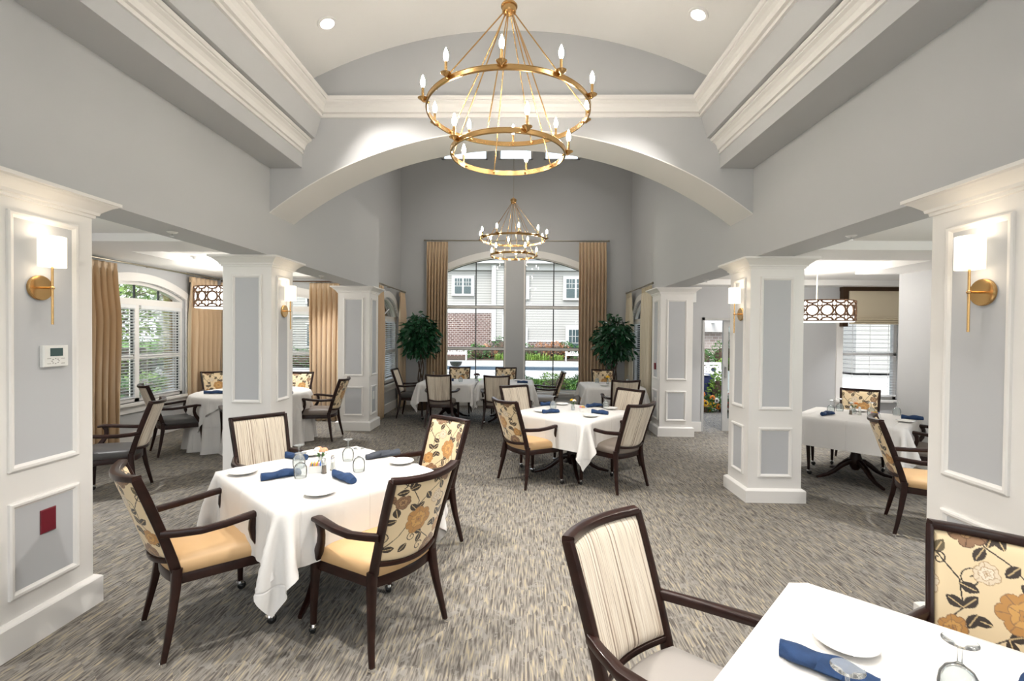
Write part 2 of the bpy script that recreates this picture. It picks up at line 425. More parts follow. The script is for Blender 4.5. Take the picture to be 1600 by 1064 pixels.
# window bay tower walls
def Pback(u, z, d): return (u, YB + d, z)
bk = arc_fn(-0.2, 1.9, 3.53, 0.50)
ops = [dict(a=-1.95, b=-0.41, z0=0.33, top=bk, arc=1), dict(a=0.01, b=1.55, z0=0.33, top=bk, arc=1)]
for x0, x1 in ((-1.95, -0.86), (-0.61, 0.20), (0.45, 1.30)): ops.append(dict(a=x0, b=x1, z0=5.78, top=lambda u: 6.75))
struct('wall_back', wall_open(MB(), Pback, -3.1, 2.72, 0, 7.1, 0.25, ops), M['wall'], 0)
def PbL(u, z, d): return (-2.90 - d, u, z)
def PbR(u, z, d): return (2.52 + d, u, z)
bl = arc_fn(10.15, .90, 2.46, .42); br = arc_fn(10.2, .90, 2.44, .42)
struct('wall_bay_left', wall_open(MB(), PbL, 8.70, YB, 0, 3.77, .2, [dict(a=9.25, b=11.05, z0=.60, top=bl, arc=1)]), M['wall'], 0)
struct('wall_bay_right', wall_open(MB(), PbR, 8.58, YB, 0, 3.77, .2, [dict(a=9.30, b=11.10, z0=.60, top=br, arc=1)]), M['wall'], 0)
struct('wall_tower', MB().box(-3.1, -2.90, YA2, YB, 3.77, 7.1).box(2.52, 2.72, YA2, YB, 3.77, 7.1).box(-3.1, 2.72, YA2 - .15, YA2, 4.9, 7.1).box(-3.1, XL, YA2 - .15, YA2, 3.77, 4.9).box(XR, 2.72, YA2 - .15, YA2, 3.77, 4.9), M['wall'], 0)
struct('ceiling_bay', MB().box(-3.1, 2.72, YA2 - .15, YB + .25, 7.1, 7.2), M['white'], 0)
# left aisle
def PaL(u, z, d): return (-5.95 - d, u, z)
def PeL(u, z, d): return (u, 9.15 + d, z)
wl = arc_fn(7.29, .98, 2.46, .22)
struct('wall_aisle_left', wall_open(MB(), PaL, YR, 9.35, 0, 2.9, .2, [dict(a=6.31, b=8.27, z0=.60, top=wl, arc=1), dict(a=2.4, b=4.4, z0=.60, top=lambda u: 2.4)]), M['wall'], 0)  # nearer opening is out of view, added to let daylight in
we = arc_fn(-4.70, .98, 2.46, .22)
struct('wall_aisle_end', wall_open(MB(), PeL, -5.95, -3.1, 0, 2.9, .2, [dict(a=-5.68, b=-3.72, z0=.60, top=we, arc=1)]), M['wall'], 0)
struct('ceiling_left', MB().box(-5.95, -3.03, YR, 9.15, 2.82, 2.9).box(-5.95, -5.1, YR, 9.15, 2.73, 2.82).box(-5.1, -3.03, 5.4, 6.1, 2.73, 2.82).box(-5.1, -3.03, 1.6, 2.3, 2.73, 2.82).box(-5.1, -3.03, 8.7, 9.15, 2.73, 2.82)
       .box(-4.8, -3.5, 6.55, 8.25, 2.805, 2.82), M['white'], 0)
# right aisle
def PaR(u, z, d): return (5.2 + d, u, z)
def PeR(u, z, d): return (u, 8.52 + d, z)
struct('wall_aisle_right', wall_open(MB(), PaR, YR, 6.73, 0, 2.75, .2, [dict(a=2.4, b=4.4, z0=.60, top=lambda u: 2.3)]).box(5.4, 7.2, 6.53, 6.73, 0, 2.75).box(7.0, 7.2, 6.73, 8.72, 0, 2.75), M['wall'], 0)  # this opening is out of view, added to let daylight in
struct('wall_aisle_door', wall_open(MB(), PeR, 2.52, 7.0, 0, 2.75, .2, [dict(a=3.17, b=4.42, z0=0, top=lambda u: 2.02), dict(a=5.62, b=6.60, z0=.60, top=lambda u: 2.2)]), M['wall'], 0)
struct('ceiling_right', MB().box(2.70, 7.2, YR, 8.52, 2.66, 2.75).box(4.6, 5.2, YR, 6.73, 2.57, 2.66).box(2.70, 4.6, 4.85, 5.5, 2.57, 2.66).box(2.70, 4.6, 1.6, 2.3, 2.57, 2.66).box(2.70, 7.0, 8.2, 8.52, 2.57, 2.66), M['white'], 0)
# rear of the room, behind the camera, its windows added to let in fill daylight
def PrW(u, z, d): return (u, YR - d, z)
struct('wall_rear', wall_open(MB(), PrW, -6.15, 5.4, 0, 4.95, .2, [dict(a=-5.3, b=-3.5, z0=.6, top=lambda u: 2.3), dict(a=-2.3, b=2.0, z0=.5, top=lambda u: 3.3), dict(a=3.2, b=4.9, z0=.6, top=lambda u: 2.3)]), M['wall'], 0)
# barrel vault
va = arc_fn(XC, 2.55, 4.81, .78)
mb = MB(); vs = [XL - .02 + (XR - XL + .04) * k / 40 for k in range(41)]
mb.prism([(x, va(x)) for x in vs] + [(x, va(x) + .12) for x in vs[::-1]], 'y', YR, YA + .001)
struct('ceiling', mb, M['white'], 40)
# stepped ledges and crown mouldings; h = distance from the nave axis
def side(prof, s): return [(XC + s * h, z) for h, z in prof]
ledge = [(2.49, 3.405), (2.15, 3.405), (2.15, 3.70), (2.49, 3.70)]
crown1 = [(2.155, 3.550), (2.136, 3.552), (2.134, 3.570), (2.144, 3.574), (2.142, 3.586), (2.122, 3.590), (2.120, 3.602), (2.112, 3.632), (2.094, 3.656), (2.072, 3.668), (2.070, 3.676), (2.058, 3.678), (2.048, 3.690), (2.048, 3.703), (2.155, 3.703)]
upper = [(2.49, 3.712), (2.015, 3.712), (1.95, 3.94), (1.95, 4.10), (2.49, 4.13)]
crown2 = [(1.97, 3.920), (1.932, 3.922), (1.930, 3.944), (1.944, 3.948), (1.942, 3.962), (1.914, 3.966), (1.912, 3.980), (1.905, 4.010), (1.888, 4.036), (1.862, 4.052), (1.860, 4.062), (1.846, 4.064), (1.836, 4.078), (1.836, 4.098), (1.97, 4.11)]
mbl = MB(); mbc = MB()
for s in (-1, 1):
    mbl.prism(side(ledge, s), 'y', YR, YA); mbl.prism(side(upper, s), 'y', YR, YA)
struct('wall_ledges', mbl, M['wall'], 0)
for s, n in ((-1, 2), (1, 4)):
    struct('trim_%d' % n, MB().prism(side(crown1, s), 'y', YR, YA), M['trim'], 0)
    struct('trim_%d' % (n + 1), MB().prism(side(crown2, s), 'y', YR, YA), M['trim'], 0)
cb = [(YA, 3.920), (YA - .018, 3.922), (YA - .020, 3.944), (YA - .006, 3.948), (YA - .008, 3.962), (YA - .036, 3.966), (YA - .038, 3.980), (YA - .045, 4.010), (YA - .062, 4.036), (YA - .088, 4.052), (YA - .090, 4.062), (YA - .104, 4.064), (YA - .114, 4.078), (YA - .114, 4.098), (YA, 4.098)]
struct('trim_6', MB().prism(cb, 'x', XC - 1.93, XC + 1.93), M['trim'], 0)
# baseboards
def bboard(name, mbx): struct(name, mbx, M['trim'], 0)
bboard('baseboard_left', MB().box(-5.95, -5.925, YR, 9.15, 0, .15))
bboard('baseboard_left_end', MB().box(-5.95, -2.9, 9.125, 9.15, 0, .15))
bboard('baseboard_bay_left', MB().box(-2.9, -2.875, 8.7, YB, 0, .16).box(-2.9, -2.865, 8.7, YB, .16, .185))
bboard('baseboard_bay_right', MB().box(2.495, 2.52, 8.58, YB, 0, .16).box(2.485, 2.52, 8.58, YB, .16, .185))
bboard('baseboard_back', MB().box(-2.9, 2.52, YB - .025, YB, 0, .13))
bboard('baseboard_right_end', MB().box(2.72, 3.17, 8.495, 8.52, 0, .17).box(4.42, 7.0, 8.495, 8.52, 0, .17))
bboard('baseboard_right', MB().box(5.175, 5.2, YR, 6.73, 0, .15))
bboard('baseboard_rear', MB().box(-5.95, 5.2, YR, YR + .025, 0, .15))

# ------------------------------------------------------------------ windows
def bar(mb, P, u0, u1, z0, z1, d0, d1):
    v = [P(u0, z0, d0), P(u1, z0, d0), P(u1, z0, d1), P(u0, z0, d1), P(u0, z1, d0), P(u1, z1, d0), P(u1, z1, d1), P(u0, z1, d1)]
    mb.add(v, [(0, 3, 2, 1), (4, 5, 6, 7), (0, 1, 5, 4), (1, 2, 6, 5), (2, 3, 7, 6), (3, 0, 4, 7)])
def arcband(mb, P, f, u0, u1, lo, hi, d0, d1, n=24):
    rings = []
    for k in range(n + 1):
        u = u0 + (u1 - u0) * k / n; z = f(u)
        rings.append([P(u, z + lo, d0), P(u, z + hi, d0), P(u, z + hi, d1), P(u, z + lo, d1)])
    mb.loft(rings)
WN = [0]
def arch_window(P, uc, half, f, z0, tr=(2.10, 2.20), meet=1.29, casing=.13, blind_label=None, blind_group=None, fan=False):
    WN[0] += 1; name = 'window_%d' % WN[0]
    a, b = uc - half, uc + half
    mb = MB()
    arcband(mb, P, f, a, b, -.05, 0.0, .05, .15)                       # arched head of the frame
    for u0, u1 in ((a, a + .05), (b - .05, b), (uc - .045, uc + .045)): bar(mb, P, u0, u1, z0, (f(a) if u0 != uc - .045 else tr[0]), .06, .15)
    bar(mb, P, a, b, z0, z0 + .05, .06, .15); bar(mb, P, a, b, tr[0], tr[1], .05, .15)
    bar(mb, P, a, b, meet - .03, meet + .03, .08, .13)
    w = struct(name, mb, M['trim'], 30)
    mb = MB()
    arcband(mb, P, f, a - casing * .6, b + casing * .6, 0.0, casing, -.03, .02)
    for u0, u1 in ((a - casing, a + .0), (b - .0, b + casing)): bar(mb, P, u0, u1, z0 - .08, f(a) + .06, -.025, .01)
    obj('casing', mb, M['trim'], w)
    mb = MB(); bar(mb, P, a - casing, b + casing, z0 - .04, z0, -.07, .10); bar(mb, P, a - casing * .8, b + casing * .8, z0 - .15, z0 - .04, -.025, .01)
    obj('sill', mb, M['trim'], w, 0)
    mb = MB()
    if fan:
        for ang in (45, 90, 135):
            c, s = math.cos(math.radians(ang)), math.sin(math.radians(ang))
            for k in range(6):
                r0, r1 = .05 + .06 * k, .05 + .06 * (k + 1)
                u0, z_0, u1, z_1 = uc + c * r0 * 1.6, tr[1] + s * r0 * .6, uc + c * r1 * 1.6, tr[1] + s * r1 * .6
                if z_1 < f(u1) - .03:
                    mb.add([P(u0 - .008, z_0, .09), P(u0 + .008, z_0, .09), P(u1 + .008, z_1, .09), P(u1 - .008, z_1, .09), P(u0 - .008, z_0, .12), P(u0 + .008, z_0, .12), P(u1 + .008, z_1, .12), P(u1 - .008, z_1, .12)],
                           [(0, 1, 2, 3), (7, 6, 5, 4), (0, 4, 5, 1), (2, 6, 7, 3), (1, 5, 6, 2), (3, 7, 4, 0)])
    else:
        for u in (uc - .49, uc, uc + .49): bar(mb, P, u - .010, u + .010, tr[1], f(u) - .04, .09, .12)
    for u0, u1 in ((a + .05, uc - .045), (uc + .045, b - .05)):
        bar(mb, P, u0, u1, z0 + .05, z0 + .062, .09, .12); bar(mb, P, u0, u0 + .012, z0 + .05, tr[0], .09, .12); bar(mb, P, u1 - .012, u1, z0 + .05, tr[0], .09, .12)
    obj('muntin', mb, M['darkfr'] if not fan else M['trim'], w, 0)
    mb = MB(); n = 16; rings = []
    for k in range(n + 1):
        u = a + .02 + (b - a - .04) * k / n; rings.append([P(u, z0 + .02, .102), P(u, f(u) - .02, .102), P(u, f(u) - .02, .106), P(u, z0 + .02, .106)])
    mb.loft(rings); obj('pane', mb, M['pane'], w, 0)
    if blind_label:
        for (u0, u1), lab in zip(((a + .055, uc - .05), (uc + .05, b - .055)), blind_label):
            o = thing('window_blind', lab, 'blind', P((u0 + u1) / 2, tr[0] - .02, .05), 0, blind_group)
            inv = Matrix.Translation(-Vector(P((u0 + u1) / 2, tr[0] - .02, .05)))
            mb = MB(); z = tr[0] - .07
            while z > z0 + .09:
                v = [P(u0, z + .007, .035), P(u1, z + .007, .035), P(u1, z - .007, .072), P(u0, z - .007, .072)]
                v += [(p[0], p[1], p[2] + .003) for p in v]
                mb.add(v, [(0, 1, 2, 3), (7, 6, 5, 4), (0, 4, 5, 1), (2, 6, 7, 3), (1, 5, 6, 2), (3, 7, 4, 0)]); z -= .046
            obj('slat_stack', mb.xf(inv), M['slat'], o, 0)
            mb = MB(); bar(mb, P, u0, u1, tr[0] - .055, tr[0] - .002, .03, .078); obj('head_rail', mb.xf(inv), M['slat'], o, 0)
            mb = MB(); bar(mb, P, u0, u1, z0 + .062, z0 + .08, .035, .072); obj('bottom_rail', mb.xf(inv), M['slat'], o, 0)
            mb = MB()
            for u in (u0 + .12, u1 - .12): bar(mb, P, u - .0015, u + .0015, z0 + .08, tr[0] - .05, .033, .036)
            obj('ladder_cord', mb.xf(inv), M['slat'], o, 0)
    return w
arch_window(PaL, 7.29, .98, wl, .60, blind_label=('white blind in the near half of the left aisle window, by the wide gold curtain', 'white blind in the far half of the left aisle window, nearer the drum pendant'))
arch_window(PeL, -4.70, .98, we, .60, blind_label=('white blind of the end wall window, in its half behind the second left column', 'white slatted blind between the sconce column and the long gold curtain'))
arch_window(PbL, 10.15, .90, bl, .60, tr=(2.0, 2.06), blind_label=('near white slatted blind in the bay window left of the left ficus', 'far white slatted blind in the bay window left of the left ficus'), fan=True)
arch_window(PbR, 10.20, .90, br, .60, tr=(2.0, 2.06), blind_label=('near white slatted blind in the bay window right of the right ficus', 'far white slatted blind in the bay window right of the right ficus'), fan=True)

# great arched window of the back wall
for a, b, xm, nm in ((-1.95, -0.41, -1.122, 5), (0.01, 1.55, 0.718, 6)):
    P = Pback; mb = MB()
    arcband(mb, P, bk, a, b, -.02, 0, .03, .12)
    for u0, u1 in ((a, a + .04), (b - .04, b)): bar(mb, P, u0, u1, .33, bk((u0 + u1) / 2), -.01, .13)
    for z0, z1 in ((.33, .375), (1.315, 1.37), (2.30, 2.36)): bar(mb, P, a, b, z0, z1, .04, .13)
    w = struct('window_%d' % nm, mb, M['trim'], 30)
    mb = MB()
    for z0, z1 in ((.375, 1.315), (1.37, 2.30), (2.36, bk(xm) - .01)): bar(mb, P, xm - .012, xm + .012, z0, z1, .07, .10)
    for z0, z1 in ((.375, .387), (1.303, 1.315), (1.37, 1.382), (2.288, 2.30), (2.36, 2.372)): bar(mb, P, a + .04, b - .04, z0, z1, .07, .10)
    arcband(mb, P, bk, a + .04, b - .04, -.032, -.02, .07, .10)
    ui = b - .04 if b < 0 else a + .04; sg = -1 if b < 0 else 1
    bar(mb, P, min(ui, ui + sg * .012), max(ui, ui + sg * .012), .375, bk(ui) - .02, .07, .10)
    obj('muntin', mb, M['darkfr'], w, 0)
    n = 14; rings = []; mb = MB()
    for k in range(n + 1):
        u = a + .02 + (b - a - .04) * k / n; rings.append([P(u, .35, .082), P(u, bk(u) - .01, .082), P(u, bk(u) - .01, .087), P(u, .35, .087)])
    mb.loft(rings); obj('pane', mb, M['pane'], w, 0)
mb = MB(); arcband(mb, Pback, bk, -2.05, 1.65, .0, .16, -.035, .0, 40); struct('trim_7', mb, M['trim'], 30)
mb = MB(); bar(mb, Pback, -2.0, 1.6, .285, .33, -.09, .06); bar(mb, Pback, -1.98, 1.58, .22, .285, -.02, 0); struct('trim_8', mb, M['trim'], 0)
nw = 7
for x0, x1 in ((-1.95, -0.86), (-0.61, 0.20), (0.45, 1.30)):
    mb = MB(); P = Pback
    for u0, u1, z0, z1 in ((x0, x0 + .05, 5.78, 6.75), (x1 - .05, x1, 5.78, 6.75), (x0, x1, 5.78, 5.83), (x0, x1, 6.70, 6.75)): bar(mb, P, u0, u1, z0, z1, .05, .14)
    w = struct('window_%d' % nw, mb, M['trim'], 0); nw += 1
    mb = MB(); bar(mb, P, x0 + .02, x1 - .02, 5.80, 6.73, .09, .094); obj('pane', mb, M['pane'], w, 0)
# simple windows elsewhere: (P, a, b, z0, z1)
def rect_window(P, a, b, z0, z1, n, cas=.09):
    mb = MB()
    for u0, u1, c0, c1 in ((a, a + .05, z0, z1), (b - .05, b, z0, z1), (a, b, z0, z0 + .05), (a, b, z1 - .05, z1), (a, b, (z0 + z1) / 2 - .025, (z0 + z1) / 2 + .025)): bar(mb, P, u0, u1, c0, c1, .06, .14)
    w = struct('window_%d' % n, mb, M['trim'], 0)
    mb = MB()
    for u0, u1, c0, c1 in ((a - cas, a, z0 - cas, z1 + cas), (b, b + cas, z0 - cas, z1 + cas), (a, b, z1, z1 + cas)): bar(mb, P, u0, u1, c0, c1, -.02, .0)
    obj('casing', mb, M['trim'], w, 0)
    mb = MB(); bar(mb, P, a - cas - .02, b + cas + .02, z0 - .04, z0, -.06, .06); obj('sill', mb, M['trim'], w, 0)
    mb = MB(); bar(mb, P, a + .02, b - .02, z0 + .02, z1 - .02, .09, .094); obj('pane', mb, M['pane'], w, 0)
    return w
rect_window(PeR, 5.62, 6.60, .60, 2.2, 10, .11)
rect_window(PaL, 2.4, 4.4, .60, 2.4, 11); rect_window(PaR, 2.4, 4.4, .60, 2.3, 12)  # unseen aisle windows, added for extra daylight
rect_window(PrW, -5.3, -3.5, .6, 2.3, 13); rect_window(PrW, -2.3, 2.0, .5, 3.3, 14); rect_window(PrW, 3.2, 4.9, .6, 2.3, 15)  # unseen rear windows, added for fill daylight
o = thing('window_blind', 'white slatted blind below the cream roman shade', 'blind', (6.11, 8.5, 2.1))
mb = MB(); z = 2.08
while z > .70:
    mb.box(5.66, 6.57, 8.53, 8.57, z, z + .003); z -= .048
obj('slat_stack', mb.xf(Matrix.Translation((-6.11, -8.5, -2.1))), M['slat'], o, 0)
obj('bottom_rail', MB().box(5.66, 6.57, 8.53, 8.57, .66, .685).xf(Matrix.Translation((-6.11, -8.5, -2.1))), M['slat'], o, 0)
mb = MB()
for u in (5.8, 6.1, 6.42): mb.box(u, u + .004, 8.527, 8.53, .685, 2.08)
obj('ladder_cord', mb.xf(Matrix.Translation((-6.11, -8.5, -2.1))), M['slat'], o, 0)
# roman shade
o = thing('roman_shade', 'cream roman shade with dark side banding over the right aisle window', 'window shade', (6.13, 8.46, 2.5))
sh = []
for k in range(30):
    z = 0.0 - .57 * k / 29; y = -.02 - (.012 * math.sin(k * 1.1) if k > 22 else .004 * math.sin(k * .35)); sh.append([(x, y - (.02 if k > 22 else 0), z) for x in np.linspace(-.46, .6, 20)])
obj('shade_fabric', MB().grid(sh), M['roman'], o, 60)
mb = MB()
for k in range(4): mb.tube([(-.46, -.05, -.46 - .035 * k), (.6, -.05, -.46 - .035 * k)], .014, 8)
obj('fold', mb, M['roman'], o, 60)
obj('valance_board', MB().box(-.58, .66, -.05, .05, .0, .10), M['bronze'], o, 0)
obj('side_band', MB().box(-.58, -.49, -.05, .04, -.62, .0), M['bronze'], o, 0)
# door to the patio
mb = MB(); P = PeR
for u0, u1, z0, z1 in ((3.17, 3.21, 0, 2.02), (4.38, 4.42, 0, 2.02), (3.17, 4.42, 1.975, 2.02)): bar(mb, P, u0, u1, z0, z1, -.02, .2)
struct('trim_9', mb, M['extwhite'], 0)
mb = MB()
for u0, u1, z0, z1 in ((3.57, 3.66, .0, 1.97), (4.28, 4.38, .0, 1.97), (3.66, 4.28, 0, .22), (3.66, 4.28, 1.87, 1.97)): bar(mb, P, u0, u1, z0, z1, .06, .11)
w = struct('door_1', mb, M['extwhite'], 0)
mb = MB(); bar(mb, P, 3.64, 4.3, .2, 1.89, .083, .088); obj('pane', mb, glass_mat('tinted_door_glass', (.62, .66, .66)), w, 0)
mb = MB(); bar(mb, P, 3.60, 3.62, .95, 1.15, .02, .05); bar(mb, P, 3.60, 3.62, .97, .98, .03, .07); bar(mb, P, 3.60, 3.62, 1.12, 1.13, .03, .07); obj('door_handle', mb, M['chrome'], w, 0)
tag(obj('door_notice', MB().box(3.71, 3.79, 8.58, 8.585, 1.32, 1.62), M['poster'], None, 0), 'small pale teal notice stuck on the glass patio door', 'notice')

# ------------------------------------------------------------------ columns
def column(x0, x1, y0, y1, label, faces, zl=(.255, .765), zu=(.945, 2.305), plinth=.14):
    cx, cy = (x0 + x1) / 2, (y0 + y1) / 2
    t = thing('square_column', label, 'column', (cx, cy, 0), 0, None)
    hx, hy = (x1 - x0) / 2, (y1 - y0) / 2
    obj('shaft', MB().box(-hx, hx, -hy, hy, plinth - .03, 2.42), M['trim'], t, 0)
    def ring(o, z): return [(-hx - o, -hy - o, z), (hx + o, -hy - o, z), (hx + o, hy + o, z), (-hx - o, hy + o, z)]
    obj('plinth', MB().loft([ring(.035, 0), ring(.035, plinth - .02), ring(.028, plinth - .012), ring(.01, plinth), ring(-.01, plinth)]), M['trim'], t, 0)
    pr = [(-.01, 2.385), (.012, 2.388), (.014, 2.404), (.026, 2.408), (.030, 2.424), (.042, 2.436), (.070, 2.462), (.088, 2.472), (.092, 2.478), (.104, 2.480), (.104, 2.499), (-.01, 2.499)]
    obj('capital', MB().loft([ring(a, z) for a, z in pr]), M['trim'], t, 0)
    for f in faces:
        if f in 'FB': w = hx; g = lambda u, z, d, s=(-1 if f == 'F' else 1): (u, s * (hy + d), z)
        else: w = hy; g = lambda u, z, d, s=(1 if f == 'R' else -1): (s * (hx + d), u, z)
        m = w - .10
        for z0, z1 in (zl, zu):
            mb = MB(); prof = [(0, 0), (0, .013), (.008, .018), (.020, .016), (.028, .007), (.034, .004), (.034, 0)]
            rings = []
            for sx, sz in ((-1, -1), (1, -1), (1, 1), (-1, 1)):
                rings.append([g(sx * (m - a), (z0 + a) if sz < 0 else (z1 - a), d) for a, d in prof])
            mb.loft(rings, close=True); obj('panel_moulding', mb, M['trim'], t, 20)
            v = [g(-m + .03, z0 + .03, .002), g(m - .03, z0 + .03, .002), g(m - .03, z1 - .03, .002), g(-m + .03, z1 - .03, .002)]
            v += [g(-m + .03, z0 + .03, -.004), g(m - .03, z0 + .03, -.004), g(m - .03, z1 - .03, -.004), g(-m + .03, z1 - .03, -.004)]
            obj('painted_panel', MB().add(v, [(0, 1, 2, 3), (7, 6, 5, 4), (0, 4, 5, 1), (1, 5, 6, 2), (2, 6, 7, 3), (3, 7, 4, 0)]), M['panel'], t, 0)
    return t
column(-3.20, -2.66, 2.295, 2.885, 'white panelled column at the left edge with a thermostat and red plate', 'RFBL', (.285, .79), (.955, 2.32), .18)
column(-3.18, -2.66, 4.98, 5.45, 'white panelled column behind the striped chair, second on the left side', 'RFBL')
column(-3.21, -2.66, 8.20, 8.70, 'white panelled column farthest along the left side, beside the bay', 'RFBL', plinth=.16)
column(2.32, 2.86, 2.21, 2.77, 'white panelled column at the right edge behind the floral chair', 'LFBR', (.26, .765), (.95, 2.30), .18)
column(2.32, 2.86, 4.93, 5.40, 'white panelled column in the middle of the right side', 'LFBR')
column(2.31, 2.85, 8.07, 8.58, 'white panelled column farthest along the right side, beside the patio door', 'LFBR', plinth=.16)
# ------------------------------------------------------------------ chairs
def floral_color(S, T):
    # woven pattern in metres: peonies, paired leaves and curling vines on a cream-gold ground
    C = np.empty(S.shape + (3,)); C[:] = (0.78, 0.62, 0.39)
    def lay(mask, col): C[mask] = col
    dark, leafg, g2, g3, pale = (0.035, 0.022, 0.015), (0.12, 0.09, 0.045), (0.50, 0.25, 0.07), (0.30, 0.16, 0.07), (0.74, 0.62, 0.46)
    def vine(pts, w=.0017):
        P = np.array(pts); 
        for a, b in zip(P[:-1], P[1:]):
            d = b - a; L2 = (d ** 2).sum() + 1e-9
            t = np.clip(((S - a[0]) * d[0] + (T - a[1]) * d[1]) / L2, 0, 1)
            lay(np.hypot(S - a[0] - t * d[0], T - a[1] - t * d[1]) < w, dark)
    def spiral(cx, cy, r, a0, turns, sgn=1):
        pts = []
        for k in range(30):
            q = k / 29; a = a0 + sgn * q * turns * 2 * PI; rr = r * (1 - .82 * q); pts.append((cx + rr * math.cos(a), cy + rr * math.sin(a)))
        vine(pts)
    def leaf(x, y, a, L=.042, W=.013, col=dark):
        c, s = math.cos(a), math.sin(a); u = ((S - x) * c + (T - y) * s) / L; v = (-(S - x) * s + (T - y) * c) / W
        m = (u > 0) & (u < 1) & (np.abs(v) < np.sin(np.clip(u, 0, 1) * PI) ** .8)
        lay(m, col); lay(m & (np.abs(v) < .10) & (u < .85), (0.62, 0.46, 0.24))
    def flower(x, y, r, a0, cols, n=7):
        d = np.hypot(S - x, T - y); a = np.arctan2(T - y, S - x) - a0
        R1 = r * (.80 + .20 * np.abs(np.cos(a * n / 2)) ** .5 + .05 * np.sin(a * 3 + x * 90))
        lay(d < R1, cols[0]); lay((d < R1) & (np.abs(np.sin(a * n / 2)) < .10) & (d > r * .3), cols[2])
        lay((d > R1 - .0022) & (d < R1), cols[2])
        a2 = a + .4; R3 = r * .62 * (.78 + .22 * np.abs(np.cos(a2 * 2.5)))
        lay(d < R3, cols[1]); lay((d > R3 - .002) & (d < R3), cols[2]); lay((d < R3) & (np.abs(np.sin(a2 * 2.5)) < .09), cols[2])
        R4 = r * .30 * (.8 + .2 * np.cos(a * 4)); lay(d < R4, cols[0]); lay((d > R4 - .002) & (d < R4), cols[2]); lay(d < r * .09, cols[2])
    gold = (g2, (0.62, 0.34, 0.10), g3); brown = ((0.27, 0.15, 0.08), (0.42, 0.25, 0.12), (0.12, 0.06, 0.03)); paleF = (pale, (0.80, 0.70, 0.56), (0.45, 0.30, 0.16))
    vine([(-.21, .02), (-.15, .05), (-.10, .10), (-.06, .17), (-.05, .24), (-.09, .30), (-.15, .34)]); vine([(-.05, .22), (.0, .27), (.05, .30), (.09, .36)])
    vine([(.20, .03), (.14, .08), (.09, .14), (.10, .21), (.15, .27), (.19, .30)]); vine([(-.06, .12), (.0, .09), (.05, .05), (.07, .0)])
    spiral(-.135, .335, .034, -1.2, 1.2); spiral(-.16, .095, .028, 1.4, 1.2, -1); spiral(.075, .215, .03, 2.6, 1.25, -1); spiral(.0, .03, .022, .5, 1.1); spiral(.16, .375, .026, 4, 1.2)
    for q in ((-.10, .295, 1.0), (-.10, .295, .25), (-.10, .29, 3.3), (-.05, .20, 2.4), (-.055, .20, .7), (.09, .14, 2.3), (.09, .14, .6), (.10, .20, 3.5), (.155, .265, 2.0), (.155, .265, .3),
              (-.15, .045, 1.9), (-.15, .045, .1), (-.15, .045, 3.6), (.0, .09, 4.4), (.0, .09, 2.6), (.045, .30, 1.9), (.05, .30, 5.2), (-.19, .20, 1.2), (.19, .11, 2.0), (-.02, .385, 2.9), (.14, .02, 5.6),
              (-.02, .27, 5.4), (.01, .30, 1.1), (-.06, .06, 4.0), (-.12, .17, 3.4), (-.12, .18, 1.9), (.12, .09, 5.0), (.03, .11, .2), (-.17, .15, 4.5), (.06, .13, 5.2), (.16, .235, 5.0)):
        leaf(q[0], q[1], q[2], .044, .0135, dark if (q[0] * 100) % 2 < 1.2 else leafg)
    flower(.045, .235, .030, .3, paleF, 6); flower(-.115, .245, .030, .9, brown, 6); flower(.11, .085, .034, .5, gold); spiral(-.045, .085, .020, 2.2, 1.2); spiral(.145, .255, .02, .2, 1.2)
    flower(.085, .345, .052, .3, brown); flower(-.185, .255, .046, 1, brown); flower(-.03, .155, .058, .8, gold); flower(.185, .19, .045, .2, paleF)
    flower(.07, .005, .05, .5, brown); flower(-.10, .405, .042, .1, paleF, 6); flower(-.215, .02, .036, 0, gold)
    return C

HB = 0.965        # top of the chair back
def back_y(z): return -.215 - .17 * max(0.0, (z - .43) / (HB - .43)) ** 1.15     # rake of the back posts
def bow(x, w): return -.058 * (1 - (x / w) ** 2)                                 # the back is dished, its middle farther back
def halfw(z): return .196 + .018 * (z - .45) / (HB - .45)
Z0, Z1 = .520, .948
def panel_mesh(kind):
    n = 170 if kind == 'floral' else 26
    V = []; W = []
    for side in (0, 1):
        g = []; 
        for i in range(n + 1):
            row = []
            for j in range(n + 1):
                s = -1 + 2 * i / n; t = j / n
                z = Z0 + (Z1 - Z0) * t
                if True:
                    zl = Z0 + .018 * (1 - s * s) * (-1)        # the lower edge sags a little
                    z = zl + (Z1 - zl) * t
                w = halfw(z) - .004; x = s * w
                e = min(1 - abs(s), 2 * min(t, 1 - t)) ; puff = .020 * (1 - math.exp(-e * 14)) 
                y = back_y(z) + bow(x, w) + (puff + .004 if side == 0 else -puff * .75 - .004)
                row.append((x, y, z)); W.append((x, z - Z0))
            g.append(row)
        V.append(g)
    mb = MB(); mb.grid(V[0]); mb.grid([r[::-1] for r in V[1]])
    me = mb.mesh('backrest', M['floral'] if kind == 'floral' else M['stripe'], 60)
    if kind == 'floral':
        co = np.array([(v[0], v[2]) for v in mb.v]); fx = np.sign(np.arange(len(co)) - len(co) / 2) * 0 + 1
        C = floral_color(co[:, 0] / 1.32, (co[:, 1] - Z0) / 1.32)
        ca = me.color_attributes.new('weave', 'FLOAT_COLOR', 'POINT')
        buf = np.ones((len(co), 4), dtype=np.float32); buf[:, :3] = C; ca.data.foreach_set('color', buf.ravel())
    return me
